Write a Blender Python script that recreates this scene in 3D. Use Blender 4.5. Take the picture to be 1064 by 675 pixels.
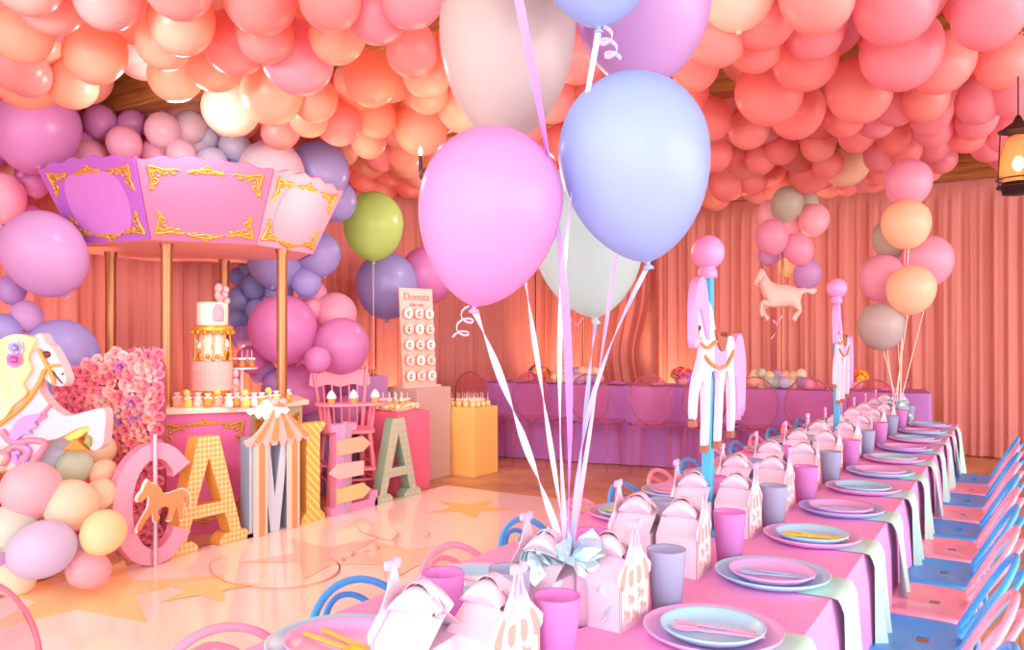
import bpy, bmesh, math, random
from mathutils import Vector, Matrix, Euler
random.seed(7)
for o in list(bpy.data.objects): bpy.data.objects.remove(o, do_unlink=True)
SC = bpy.context.scene; COL = SC.collection
PI = math.pi
# ---------------------------------------------------------------- camera
FPX = 824.0; EYE = 1.5; HZ = 352.0; YAW = math.atan2(528.0, 824.0)
CA, SA = math.cos(YAW), math.sin(YAW)
cd = bpy.data.cameras.new('camera'); cam = bpy.data.objects.new('camera', cd); COL.objects.link(cam)
cd.sensor_width = 36.0; cd.lens = 36.0*FPX/1064.0; cd.shift_y = (HZ-337.5)/1064.0; cd.clip_start = 0.05
cam.location = (0, 0, EYE); cam.rotation_euler = (PI/2, 0, YAW); SC.camera = cam
# ---------------------------------------------------------------- world and lights
wd = bpy.data.worlds.new('world'); SC.world = wd; wd.use_nodes = True
bg = wd.node_tree.nodes['Background']; bg.inputs[0].default_value = (1.0, .87, .88, 1); bg.inputs[1].default_value = 2.35
SC.view_settings.view_transform = 'Standard'; SC.view_settings.look = 'None'
SC.view_settings.gamma = 1.0; SC.view_settings.exposure = 0.6; SC.view_settings.use_curve_mapping = False
def area(name, loc, target, sx, sy, power, colr):
    l = bpy.data.lights.new(name, 'AREA'); l.shape = 'RECTANGLE'; l.size = sx; l.size_y = sy; l.energy = power; l.color = colr
    o = bpy.data.objects.new(name, l); COL.objects.link(o); o.location = loc
    o.rotation_euler = (Vector(target)-Vector(loc)).to_track_quat('-Z', 'Y').to_euler(); return o
def point(name, loc, power, colr, r=.05):
    l = bpy.data.lights.new(name, 'POINT'); l.energy = power; l.color = colr; l.shadow_soft_size = r
    o = bpy.data.objects.new(name, l); COL.objects.link(o); o.location = loc; return o
def spot(name, loc, target, power, colr, ang=80, r=.06):
    l = bpy.data.lights.new(name, 'SPOT'); l.energy = power; l.color = colr; l.spot_size = math.radians(ang); l.spot_blend = .9; l.shadow_soft_size = r
    o = bpy.data.objects.new(name, l); COL.objects.link(o); o.location = loc
    o.rotation_euler = (Vector(target)-Vector(loc)).to_track_quat('-Z', 'Y').to_euler(); return o
area('window_fill_rear', (2.5, -7.5, 2.6), (-2.5, 6, 1.4), 9.0, 4.0, 200, (.90, .93, 1.0))  # added area light for unseen windows behind the camera, far back for evenness
area('window_fill_right', (9.5, 3.5, 2.4), (-4, 5.5, 1.3), 9.0, 4.0, 420, (1.0, .90, .93))  # added area light for unseen windows on the open right side
spot('stage_fill', (-3.4, 1.1, 2.75), (-4.7, 6.2, 1.6), 120, (1.0, .90, .90), 80, .2)  # added spot that brightens the stage and garland; no fixture exists
point('high_fill', (-4.75, 3.3, 3.0), 24, (1.0, .88, .84), .12)  # added point light to lift the garland crest; not mounted on a beam
point('high_fill', (-4.6, 6.9, 2.9), 26, (1.0, .86, .86), .12)  # second added point light, further back; no lamp hangs there
ORG = (1.0, .50, .25)
spot('uplight_1', (-6.55, 5.4, .1), (-6.95, 5.4, 2.6), 130, ORG)
spot('uplight_2', (-6.6, 7.7, .1), (-7.0, 7.7, 2.6), 120, ORG)
spot('uplight_3', (-6.3, 10.9, .1), (-6.4, 11.7, 2.6), 130, ORG)
spot('uplight_4', (-4.4, 11.25, .1), (-4.4, 11.7, 2.6), 130, ORG)
spot('uplight_5', (-6.5, 3.4, .1), (-7.0, 3.4, 2.8), 90, ORG)
# ---------------------------------------------------------------- coordinates
def PZ(px, py, z):
    x = (px-532.0)/FPX*z
    return Vector((x*CA - z*SA, x*SA + z*CA, EYE + (HZ-py)/FPX*z))
def PH(px, py, h):
    return PZ(px, py, (EYE-h)*FPX/(py-HZ))
def PX(px, X, py=HZ):
    u = (px-532.0)/FPX
    return PZ(px, py, X/(u*CA-SA))
def DEPTH(p): return -p[0]*SA + p[1]*CA
# ---------------------------------------------------------------- materials
def lin(c): return c/12.92 if c <= .04045 else ((c+.055)/1.055)**2.4
def hx(h): h = h.lstrip('#'); return tuple(lin(int(h[i:i+2], 16)/255) for i in (0, 2, 4)) + (1,)
MATS = {}
def mat(name, h, rough=.5, metal=0., coat=0., trans=0., ior=1.45, alpha=1., sss=0., emis=0.):
    if name in MATS: return MATS[name]
    m = bpy.data.materials.new(name); m.use_nodes = True; MATS[name] = m
    b = m.node_tree.nodes['Principled BSDF']
    b.inputs['Base Color'].default_value = hx(h); b.inputs['Roughness'].default_value = rough
    b.inputs['Metallic'].default_value = metal; b.inputs['Coat Weight'].default_value = coat
    b.inputs['Transmission Weight'].default_value = trans; b.inputs['IOR'].default_value = ior
    b.inputs['Alpha'].default_value = alpha
    if emis: b.inputs['Emission Color'].default_value = hx(h); b.inputs['Emission Strength'].default_value = emis
    return m
def pale(h, k): return '#'+''.join('%02X' % round(int(h.lstrip('#')[i:i+2], 16)*(1-k)+255*k) for i in (0, 2, 4))
def bmat(name, h, rough=.28, tl=.45):
    """latex: glossy skin that lets some light through"""
    if name in MATS: return MATS[name]
    m = mat(name, h, rough); nt = m.node_tree; b = nt.nodes['Principled BSDF']; out = nt.nodes['Material Output']
    t = nt.nodes.new('ShaderNodeBsdfTranslucent'); t.inputs[0].default_value = hx(h)
    mx = nt.nodes.new('ShaderNodeMixShader'); mx.inputs[0].default_value = tl
    nt.links.new(b.outputs[0], mx.inputs[1]); nt.links.new(t.outputs[0], mx.inputs[2]); nt.links.new(mx.outputs[0], out.inputs[0])
    return m
def noise_mix(m, h1, h2, scale=5, detail=3, lo=.35, hi=.65, bump=0., stretch=(1, 1, 1)):
    nt = m.node_tree; b = nt.nodes['Principled BSDF']
    tc = nt.nodes.new('ShaderNodeTexCoord'); mp = nt.nodes.new('ShaderNodeMapping'); mp.inputs['Scale'].default_value = stretch
    n = nt.nodes.new('ShaderNodeTexNoise'); n.inputs['Scale'].default_value = scale; n.inputs['Detail'].default_value = detail
    r = nt.nodes.new('ShaderNodeValToRGB'); r.color_ramp.elements[0].position = lo; r.color_ramp.elements[1].position = hi
    r.color_ramp.elements[0].color = hx(h1); r.color_ramp.elements[1].color = hx(h2)
    nt.links.new(tc.outputs['Object'], mp.inputs[0]); nt.links.new(mp.outputs[0], n.inputs['Vector'])
    nt.links.new(n.outputs['Fac'], r.inputs[0]); nt.links.new(r.outputs[0], b.inputs['Base Color'])
    if bump:
        bp = nt.nodes.new('ShaderNodeBump'); bp.inputs['Strength'].default_value = bump; bp.inputs['Distance'].default_value = .01
        nt.links.new(n.outputs['Fac'], bp.inputs['Height']); nt.links.new(bp.outputs[0], b.inputs['Normal'])
    return m
def pattern(name, h1, h2, kind, scale, rough=.5, axes=(0, 2), duty=.5):
    """kind: stripes / diagonal / gingham / dots in the object's own coordinates"""
    m = mat(name, h1, rough); nt = m.node_tree; N = nt.nodes.new; L = nt.links.new; b = nt.nodes['Principled BSDF']
    tc = N('ShaderNodeTexCoord'); sp = N('ShaderNodeSeparateXYZ'); L(tc.outputs['Object'], sp.inputs[0])
    def mth(op, a, c=None):
        k = N('ShaderNodeMath'); k.operation = op
        for i, v in enumerate((a, c)):
            if v is None: continue
            if isinstance(v, (int, float)): k.inputs[i].default_value = v
            else: L(v, k.inputs[i])
        return k.outputs[0]
    A = sp.outputs[axes[0]]; B = sp.outputs[axes[1]]
    if kind == 'stripes': f = mth('LESS_THAN', mth('FRACT', mth('MULTIPLY', A, scale)), duty)
    elif kind == 'diagonal': f = mth('LESS_THAN', mth('FRACT', mth('MULTIPLY', mth('ADD', A, B), scale)), duty)
    elif kind == 'gingham':
        f = mth('MULTIPLY', mth('ADD', mth('LESS_THAN', mth('FRACT', mth('MULTIPLY', A, scale)), .5), mth('LESS_THAN', mth('FRACT', mth('MULTIPLY', B, scale)), .5)), .5)
    else:
        fa = mth('SUBTRACT', mth('FRACT', mth('MULTIPLY', A, scale)), .5); fb = mth('SUBTRACT', mth('FRACT', mth('MULTIPLY', B, scale)), .5)
        f = mth('LESS_THAN', mth('ADD', mth('MULTIPLY', fa, fa), mth('MULTIPLY', fb, fb)), .06)
    mx = N('ShaderNodeMix'); mx.data_type = 'RGBA'; mx.inputs[6].default_value = hx(h1); mx.inputs[7].default_value = hx(h2)
    L(f, mx.inputs[0]); L(mx.outputs[2], b.inputs['Base Color']); return m
# ---------------------------------------------------------------- mesh collector
def frame_z(d):
    d = Vector(d).normalized(); u = d.orthogonal().normalized(); return u, d.cross(u), d
class MB:
    def __init__(s): s.v = []; s.f = []; s.sm = []
    def add(s, vs, fs, smooth=False):
        o = len(s.v); s.v += [tuple(v) for v in vs]; s.f += [tuple(i+o for i in f) for f in fs]; s.sm += [smooth]*len(fs); return s
    def box(s, c, d, rz=0, M=None):
        x, y, z = d[0]/2, d[1]/2, d[2]/2; R = Matrix.Rotation(rz, 3, 'Z') if M is None else M
        vs = [Vector(c)+R @ Vector((a*x, b*y, e*z)) for a in (-1, 1) for b in (-1, 1) for e in (-1, 1)]
        return s.add(vs, [(0, 1, 3, 2), (4, 6, 7, 5), (0, 4, 5, 1), (2, 3, 7, 6), (0, 2, 6, 4), (1, 5, 7, 3)])
    def lathe(s, prof, c=(0, 0, 0), n=24, axis=(0, 0, 1), sx=1, sy=1, cap=True):
        u, w, d = (Vector((1, 0, 0)), Vector((0, 1, 0)), Vector((0, 0, 1))) if tuple(axis) == (0, 0, 1) else frame_z(axis)
        vs = []; fs = []; c = Vector(c)
        for r, z in prof:
            for k in range(n):
                a = 2*PI*k/n; vs.append(c+u*(r*math.cos(a)*sx)+w*(r*math.sin(a)*sy)+d*z)
        for i in range(len(prof)-1):
            for k in range(n): fs.append((i*n+k, i*n+(k+1) % n, (i+1)*n+(k+1) % n, (i+1)*n+k))
        s.add(vs, fs, True)
        if cap:
            if prof[0][0] > 1e-4: s.add(vs[:n], [tuple(range(n))])
            if prof[-1][0] > 1e-4: s.add(vs[-n:], [tuple(range(n))])
        return s
    def cyl(s, p0, p1, r0, r1=None, n=12):
        r1 = r0 if r1 is None else r1; d = Vector(p1)-Vector(p0)
        return s.lathe([(r0, 0), (r1, d.length)], p0, n, tuple(d))
    def ball(s, c, r, n=14, sc=(1, 1, 1), axis=(0, 0, 1)):
        m = max(5, n//2); pr = [(math.sin(PI*i/m)*r, -math.cos(PI*i/m)*r*sc[2]) for i in range(m+1)]
        return s.lathe(pr, c, n, axis, sc[0], sc[1], cap=False)
    def tube(s, pts, r, n=8, closed=False):
        P = [Vector(p) for p in pts]; m = len(P); rr = r if isinstance(r, (list, tuple)) else [r]*m
        vs = []; fs = []; u = None
        for i in range(m):
            a = P[(i-1) % m] if (closed or i > 0) else P[i]; b = P[(i+1) % m] if (closed or i < m-1) else P[i]
            d = (b-a).normalized() if (b-a).length > 1e-9 else Vector((0, 0, 1))
            u = d.orthogonal().normalized() if u is None else (u-d*u.dot(d)).normalized()
            w = d.cross(u)
            for k in range(n): t = 2*PI*k/n; vs.append(P[i]+(u*math.cos(t)+w*math.sin(t))*rr[i])
        for i in range(m if closed else m-1):
            j = (i+1) % m
            for k in range(n): fs.append((i*n+k, i*n+(k+1) % n, j*n+(k+1) % n, j*n+k))
        s.add(vs, fs, True)
        if not closed: s.add(vs[:n], [tuple(range(n))]); s.add(vs[-n:], [tuple(range(n))])
        return s
    def prism(s, poly, th, O=(0, 0, 0), U=(1, 0, 0), V=(0, 0, 1)):
        """outline in U,V, thickness th along U x V, centred"""
        O = Vector(O); U = Vector(U); V = Vector(V); N = U.cross(V).normalized(); n = len(poly)
        fr = [O+U*p[0]+V*p[1]+N*(th/2) for p in poly]; bk = [O+U*p[0]+V*p[1]-N*(th/2) for p in poly]
        fs = [tuple(range(n)), tuple(range(2*n-1, n-1, -1))]+[(i, (i+1) % n, n+(i+1) % n, n+i) for i in range(n)]
        return s.add(fr+bk, fs)
    def strip(s, pts, w, th=.0015, tw=0., wdir=None, phase=0.):
        """ribbon band of width w along pts; tw = turns"""
        P = [Vector(p) for p in pts]; m = len(P); vs = []; fs = []
        for i in range(m):
            d = (P[min(i+1, m-1)]-P[max(i-1, 0)]).normalized()
            base = Vector(wdir) if wdir else Vector((CA, SA, 0))
            u = (base-d*base.dot(d)); u = u.normalized() if u.length > 1e-4 else d.orthogonal().normalized(); nn = d.cross(u)
            a = phase+tw*2*PI*i/(m-1); q = u*math.cos(a)+nn*math.sin(a); e = d.cross(q)
            for (a1, b1) in ((-1, -1), (1, -1), (1, 1), (-1, 1)): vs.append(P[i]+q*(a1*w/2)+e*(b1*th/2))
        for i in range(m-1):
            for k in range(4): fs.append((i*4+k, i*4+(k+1) % 4, (i+1)*4+(k+1) % 4, (i+1)*4+k))
        s.add(vs, fs, False); s.add(vs[:4], [(0, 1, 2, 3)]); s.add(vs[-4:], [(0, 1, 2, 3)]); return s
    def grid(s, fn, nu, nv, smooth=True):
        vs = [fn(i/nu, j/nv) for i in range(nu+1) for j in range(nv+1)]
        return s.add(vs, [(i*(nv+1)+j, (i+1)*(nv+1)+j, (i+1)*(nv+1)+j+1, i*(nv+1)+j+1) for i in range(nu) for j in range(nv)], smooth)
    def mesh(s, name, m):
        me = bpy.data.meshes.new(name); me.from_pydata(s.v, [], s.f)
        me.polygons.foreach_set('use_smooth', s.sm); me.update()
        b = bmesh.new(); b.from_mesh(me); bmesh.ops.recalc_face_normals(b, faces=b.faces); b.to_mesh(me); b.free()
        me.materials.append(m); return me
    def build(s, name, m, parent=None, loc=None, bev=0., sub=0, solid=0.):
        o = bpy.data.objects.new(name, s.mesh(name, m)); COL.objects.link(o)
        if parent: o.parent = parent
        if loc is not None: o.location = loc
        if solid: k = o.modifiers.new('t', 'SOLIDIFY'); k.thickness = solid; k.offset = 0
        if bev: k = o.modifiers.new('b', 'BEVEL'); k.width = bev; k.segments = 3; k.limit_method = 'ANGLE'; k.angle_limit = .6
        if sub: k = o.modifiers.new('s', 'SUBSURF'); k.levels = sub; k.render_levels = sub
        return o
def tag(o, label, cat, group=None, kind=None):
    o['label'] = label; o['category'] = cat
    if group: o['group'] = group
    if kind: o['kind'] = kind
    return o
def thing(name, label, cat, loc=(0, 0, 0), rz=0, group=None):
    o = bpy.data.objects.new(name, None); COL.objects.link(o); o.empty_display_size = .1
    o.location = loc; o.rotation_euler = (0, 0, rz); return tag(o, label, cat, group)
def struct(o): o['kind'] = 'structure'; return o
KIDS = {}
def dup(root, loc=None, rz=None, label=None, group=None, scale=None, swap=None):
    def cp(o, par):
        c = o.copy(); COL.objects.link(c); c.parent = par
        if swap and c.type == 'MESH' and c.data.materials and c.data.materials[0] in swap:
            key = (c.data.name, swap[c.data.materials[0]].name)
            if key not in KIDS: d = c.data.copy(); d.materials[0] = swap[c.data.materials[0]]; KIDS[key] = d
            c.data = KIDS[key]
        for ch in list(o.children): cp(ch, c)
        return c
    r = cp(root, None)
    if loc is not None: r.location = loc
    if rz is not None: r.rotation_euler = (0, 0, rz)
    if scale is not None: r.scale = scale if not isinstance(scale, (int, float)) else (scale,)*3
    if label: r['label'] = label
    if group: r['group'] = group
    return r
UNIT = ['', 'first', 'second', 'third', 'fourth', 'fifth', 'sixth', 'seventh', 'eighth', 'ninth', 'tenth', 'eleventh', 'twelfth', 'thirteenth', 'fourteenth', 'fifteenth', 'sixteenth', 'seventeenth', 'eighteenth', 'nineteenth']
def nth(n): return UNIT[n] if n < 20 else ('twentieth' if n == 20 else 'twenty-'+UNIT[n-20] if n < 30 else 'thirtieth' if n == 30 else 'thirty-'+UNIT[n-30] if n < 40 else 'fortieth')
ORD = ['nearest', 'second', 'third', 'fourth', 'fifth', 'sixth', 'seventh', 'eighth', 'ninth', 'tenth', 'eleventh', 'twelfth', 'thirteenth', 'fourteenth', 'fifteenth', 'sixteenth', 'seventeenth', 'eighteenth']
def catmull(P, k=6, closed=False):
    P = [Vector(p) for p in P]; n = len(P); out = []
    for i in range(n if closed else n-1):
        a = P[(i-1) % n] if (closed or i > 0) else P[0]; b = P[i]; c = P[(i+1) % n]; d = P[(i+2) % n] if (closed or i < n-2) else P[-1]
        for j in range(k):
            t = j/k; out.append(.5*((2*b)+(c-a)*t+(2*a-5*b+4*c-d)*t*t+(3*b-a-3*c+d)*t**3))
    if not closed: out.append(P[-1])
    return out
def smooth2(poly, k=4): return [(p.x, p.y) for p in catmull([Vector((x, y, 0)) for x, y in poly], k, True)]

# ================================================================ THE ROOM
XL, YB, HC = -7.15, 11.85, 3.95
m_floor = mat('dark_tile', '#7A4A2E', .35); 
def floor_nodes(m):
    nt = m.node_tree; N = nt.nodes.new; L = nt.links.new; b = nt.nodes['Principled BSDF']
    tc = N('ShaderNodeTexCoord'); br = N('ShaderNodeTexBrick'); br.inputs['Scale'].default_value = 1.0
    br.inputs['Brick Width'].default_value = .62; br.inputs['Row Height'].default_value = .3; br.inputs['Mortar Size'].default_value = .006
    br.inputs['Color1'].default_value = hx('#D8A070'); br.inputs['Color2'].default_value = hx('#A87858'); br.inputs['Mortar'].default_value = hx('#5A3A2A')
    n = N('ShaderNodeTexNoise'); n.inputs['Scale'].default_value = 2.6; n.inputs['Detail'].default_value = 5
    r = N('ShaderNodeValToRGB'); r.color_ramp.elements[0].color = hx('#C08C60'); r.color_ramp.elements[1].color = hx('#F4C890'); r.color_ramp.elements[0].position = .35; r.color_ramp.elements[1].position = .7
    mx = N('ShaderNodeMix'); mx.data_type = 'RGBA'; mx.inputs[0].default_value = .55
    L(tc.outputs['Object'], br.inputs['Vector']); L(tc.outputs['Object'], n.inputs['Vector']); L(n.outputs['Fac'], r.inputs[0])
    L(br.outputs['Color'], mx.inputs[6]); L(r.outputs[0], mx.inputs[7]); L(mx.outputs[2], b.inputs['Base Color'])
floor_nodes(m_floor)
struct(MB().box((-.6, 4.5, -.05), (13.2, 15, .1)).build('floor', m_floor))
m_wall = mat('peach_plaster', '#F0B0A0', .8)
struct(MB().box((-.6, YB+.1, HC/2), (13.2, .2, HC)).build('wall_back', m_wall))
struct(MB().box((XL-.1, 4.5, HC/2), (.2, 15, HC)).build('wall_left', m_wall))
m_wood = noise_mix(mat('beam_wood', '#A8703A', .6), '#8A5428', '#C88E4C', 3, 6, .3, .7, .3, (1, 12, 12))
struct(MB().box((-.6, 5.4, HC+.05), (13.2, 13.2, .1)).build('ceiling', m_wood))
for i, y in enumerate((1.7, 3.95, 6.2, 8.5, 10.9)):
    struct(MB().box((-.6, y, HC-.26), (13.1, .22, .52)).build('trim_%d' % (i+1), m_wood, bev=.01))
# drapes
m_drape = mat('salmon_drape', '#E4988E', .75)
def drape_mat():
    m = m_drape; nt = m.node_tree; N = nt.nodes.new; L = nt.links.new; b = nt.nodes['Principled BSDF']; out = nt.nodes['Material Output']
    t = N('ShaderNodeBsdfTranslucent'); t.inputs[0].default_value = hx('#FF8A70'); mx = N('ShaderNodeMixShader'); mx.inputs[0].default_value = .2
    L(b.outputs[0], mx.inputs[1]); L(t.outputs[0], mx.inputs[2]); L(mx.outputs[0], out.inputs[0])
drape_mat()
def drape(axis, a0, a1, const, sgn, label, seed, pull=None, top=3.52):
    rr = random.Random(seed); W_ = a1-a0; n = int(W_/.022); ph = [rr.uniform(0, 6.28) for _ in range(6)]
    def fn(u, v):
        s = u*W_; z = .015+v*(top-.015)
        k = 1-.55*max(0, (v-.8)/.2)
        d = .022*math.sin(s*2*PI/.17+1.4*math.sin(s*2.1+ph[0])+.5*math.sin(v*3+ph[1]))+.03*math.sin(s*2*PI/.43+ph[2]+.6*v)+.015*math.sin(s*2*PI/.075+ph[3])
        if v > .93: d = .012*math.sin(s*2*PI/.05)
        d *= k
        if v < .06: d *= 1.25
        s2 = s
        if pull: s2 = a0*0 + s*(1-pull(v))
        p = a0+s2
        return (p, const+sgn*(d+.05), z) if axis == 'x' else (const+sgn*(d+.05), p, z)
    o = MB().grid(fn, n, 26).build('drape', m_drape)
    return tag(o, label, 'curtain', 'salmon pink floor-length drapes')
drape('y', 1.0, 4.6, -7.0, 1, 'salmon drape on the left wall behind the purple balloon arch', 1)
drape('y', 4.6, 7.6, -7.0, 1, 'salmon drape on the left wall seen between the gold carousel poles', 2)
drape('y', 7.6, 11.6, -7.0, 1, 'salmon drape on the left wall behind the donut board', 3)
drape('x', -6.95, -4.85, 11.7, -1, 'salmon drape on the back wall pulled open at its lower right edge', 4, lambda v: .1*math.exp(-((v-.35)/.18)**2))
drape('x', -4.82, -.5, 11.7, -1, 'salmon drape on the back wall behind the hobby horse centrepiece', 5)
drape('x', -.5, 5.9, 11.7, -1, 'salmon drape on the back wall at the far right', 6)

# ================================================================ BALLOONS
def balloon_mesh(name, m, low=1.12, p=1.0, knot=True, n=28):
    pr = []
    K = 12
    for i in range(K+1):
        a = PI/2*(1-i/K); pr.append((math.cos(a), math.sin(a)))
    for i in range(1, K+1):
        a = PI/2*i/K; pr.append((max(math.cos(a)**p, .04), -low*math.sin(a)))
    pr[0] = (.0005, 1)
    if knot: pr += [(.03, -low-.03), (.075, -low-.07), (.07, -low-.1), (.03, -low-.09)]
    return MB().lathe(pr, n=n, cap=False).mesh(name, m)
BM = {}
def bobj(mname, low=1.12, p=1.0):
    k = (mname, low, p)
    if k not in BM: BM[k] = balloon_mesh('balloon', MATS[mname], low, p)
    return BM[k]
for nme, h in dict(b_coral='#FF8C88', b_salmon='#FF9C94', b_peach='#FFAC8C', b_rose='#F890A4', b_cream='#FFF2E0', b_orchid='#D06CC8', b_lilac='#C890DC', b_violet='#A878D8',
                   b_peri='#9090E8', b_blue='#7484DC', b_pink='#F49CC4', b_palepink='#F8C4DC', b_white='#F4E4F0', b_ice='#C8D0F4', b_magenta='#D868C8', b_green='#A8E050',
                   b_yellow='#FFE088', b_butter='#FBE6B0', b_mint='#C8E4CC', b_sage='#A8CCA0', b_lav='#BCB4EC', b_rosep='#F49CB4', b_sky='#A8CCF4', b_skylight='#9CC0F8', b_grey='#C4B8B4',
                   b_fpink='#E094DC', b_flilac='#C49AE4', b_fmint='#B4DCD8', b_fpeach='#FFD4A4', b_olive='#B8B89C', b_hot='#FF4058').items(): bmat(nme, pale(h, (.5 if nme in ('b_butter', 'b_lav', 'b_mint', 'b_rosep', 'b_sage', 'b_sky', 'b_yellow') else .2 if nme == 'b_skylight' else .27 if nme in ('b_skylight', 'b_fpink', 'b_flilac', 'b_fmint', 'b_grey') else .24 if nme in ('b_coral', 'b_salmon', 'b_peach', 'b_rose') else .34) if nme not in ('b_hot', 'b_cream', 'b_white') else 0))
def free_balloon(px, py, r, z, m, label, group, ry=None, low=1.1, tilt=None, name='balloon', cat='balloon'):
    o = bpy.data.objects.new(name, bobj(m, low)); COL.objects.link(o)
    o.location = PZ(px, py, z); rr = r*z/FPX; rz_ = (ry or r)*z/FPX
    u = (px-532)/FPX; k = 1/(1+.35*u*u); rr *= k
    o.scale = (rr, rr, rz_*.97)
    t = tilt if tilt is not None else (random.uniform(-.5, .5), random.uniform(-.5, .5))
    o.rotation_euler = (t[0], t[1], random.uniform(0, 6)); return tag(o, label, cat, group)
# ---- ceiling canopy: measured balloons, then the rows hidden behind them
GC = 'latex balloons covering the ceiling'
CEIL = '''28 -18 34 26 s;53 5 33 28 s;22 37 32 24 p;112 -2 40 30 c;20 70 34 26 c;98 57 33 32 p;185 -15 45 28 c;188 22 40 30 p;170 45 30 20 p;182 78 30 26 p;222 64 36 28 p;
245 45 38 30 c;270 -2 45 32 c;275 35 35 27 c;309 61 37 36 r;282 98 33 30 p;343 0 34 32 c;392 15 21 22 r;428 -3 25 20 r;350 38 16 18 p;428 53 24 17 c;443 78 24 18 p;443 95 22 20 p;
478 115 18 20 p;327 104 22 24 p;321 122 20 16 p;352 129 23 22 c;389 122 22 20 p;383 147 18 14 p;438 135 28 25 p;422 162 18 17 p;291 136 20 14 c;357 156 14 10 p;395 163 15 12 c;26 75 28 22 c;75 88 30 24 p;
745 38 32 33 s;794 22 22 22 c;785 48 22 20 c;722 68 20 18 s;850 0 44 28 s;847 33 36 24 r;930 5 48 40 r;935 55 48 36 r;978 66 34 32 s;837 62 34 34 c;1028 12 46 34 r;1042 66 31 28 s;
800 98 33 33 c;893 96 36 29 s;828 118 28 25 c;877 122 25 18 c;740 125 20 20 c;778 135 24 17 s;962 103 28 20 s;1017 106 18 16 r;1055 100 20 18 r;967 118 20 14 r;932 110 18 16 r;910 124 18 14 r;
850 151 20 12 s;890 141 14 11 c;929 141 18 13 c;970 134 20 13 r;1014 125 22 13 r;970 152 20 14 r;1005 140 22 18 c;1028 150 20 20 r;1047 137 22 22 r;790 165 15 13 c;812 155 16 11 c;842 180 22 20 c;
783 189 13 12 c;756 192 18 18 c;766 162 15 13 c;916 162 20 16 r;940 156 20 15 c;964 175 16 14 c;910 178 14 12 c;978 165 18 13 r;742 160 18 18 c;722 150 18 18 c;
500 150 20 20 p;520 170 20 18 c;545 130 22 22 c;575 105 22 24 c;590 150 20 20 c;560 175 18 18 s;480 45 26 24 c;600 60 26 26 c;712 100 22 22 c;705 130 18 18 s;690 165 18 16 c;860 170 16 12 c;880 190 14 11 c'''
cm = {'s': 'b_salmon', 'p': 'b_peach', 'c': 'b_coral', 'r': 'b_rose'}  # peach carries the warm light of the left side in its colour
CC = []; CB = []
for row in CEIL.replace('\n', '').split(';'):
    px, py, rx, ry, c = row.split(); px, py, rx, ry = map(float, (px, py, rx, ry))
    hz = 3.16 if py < 120 else 3.2 if py < 150 else 3.3
    hz += random.uniform(-.05, .05)
    p = PH(px, py, hz); z = DEPTH(p); u = (px-532)/FPX; v = (HZ-py)/FPX
    r = (rx*.55+ry*.45)*z/FPX/(1+.35*(u*u+v*v)); r = min(max(r*1.06, .15), .31)
    if r*FPX/z < 8: continue
    o = bpy.data.objects.new('balloon', bobj(cm[c], 1.15)); COL.objects.link(o); o.location = p
    o.scale = (r, r, r*random.uniform(.95, 1.1)); o.rotation_euler = (PI+random.uniform(-.9, .9), random.uniform(-.9, .9), random.uniform(0, 6))
    CC.append((p, r)); CB.append((o, cm[c]))
gaps = [(110, 172, 74, 108), (372, 470, 18, 50), (700, 765, 62, 86), (868, 888, 40, 60), (735, 1048, 100, 162), (955, 1035, 155, 175), (392, 412, 155, 165)]
rr = random.Random(11); cnt = 0
for row, y in enumerate([y0+dy for y0 in (1.7, 3.95, 6.2, 8.5) for dy in (.50, .90, 1.3, 1.7)]+[10.6]):
    x = -6.72
    while x < 5.2:
        p = Vector((x+rr.uniform(-.1, .1), y+rr.uniform(-.08, .08), 3.5+rr.uniform(-.07, .08))); x += .47
        z = DEPTH(p)
        if z < 2.6: continue
        u = (p.x*CA+p.y*SA)/z; px = 532+FPX*u; py = HZ-FPX*(p.z-EYE)/z
        if px < -25 or px > 1090 or py < -25: continue
        r = rr.uniform(.20, .25)
        if any(a-4 < px < b+4 and c-4-r*FPX/z*.4 < py < d+4 for a, b, c, d in gaps if not (a == 735)): continue
        c = rr.choice(['b_coral', 'b_salmon', 'b_coral', 'b_rose'] if p.x > -3 else ['b_peach', 'b_coral', 'b_salmon', 'b_peach'])  # left side draws more peach: warm lighting put into the balloon colour
        o = bpy.data.objects.new('balloon', bobj(c, 1.15)); COL.objects.link(o); o.location = p
        o.scale = (r, r, r); o.rotation_euler = (PI+rr.uniform(-.6, .6), rr.uniform(-.6, .6), rr.uniform(0, 6)); cnt += 1
        CB.append((o, c))
rows_ = {}
for o, c in CB: rows_.setdefault(int((11.2-o.location.y)/.45), []).append((o, c))
for n_, (rk, its) in enumerate(sorted(rows_.items())):
    its.sort(key=lambda t: t[0].location.x)
    for q, (o, c) in enumerate(its):
        cn = {'b_coral': 'coral', 'b_salmon': 'salmon', 'b_peach': 'peach', 'b_rose': 'rose'}[c]
        if o.location.x-o.scale[0] < -7.0: o.location.x = -6.98+o.scale[0]
        tag(o, '%s ceiling balloon, %s from the left in the %s row from the back drape' % (cn, nth(q+1), nth(n_+1)), 'balloon', GC)
free_balloon(240, 112, 31, 6.1, 'b_cream', 'cream white balloon hanging below the ceiling canopy over the carousel', 'pale balloons among the ceiling canopy', 28)
free_balloon(766, -9, 40, 4.0, 'b_cream', 'ivory white balloon cut off by the top edge above the big blue balloon', 'pale balloons among the ceiling canopy', 38)
free_balloon(385, 81, 28, 5.2, 'b_peach', 'pale peach shiny balloon below the wooden beam left of the grey balloon', 'pale balloons among the ceiling canopy', 30)
free_balloon(880, 169, 25, 8.2, 'b_fpeach', 'peach balloon with an orange glow put into its colour, below the canopy at the back', 'pale balloons among the ceiling canopy', 24)  # glow comes from the peach material; no bulb stands behind it
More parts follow.
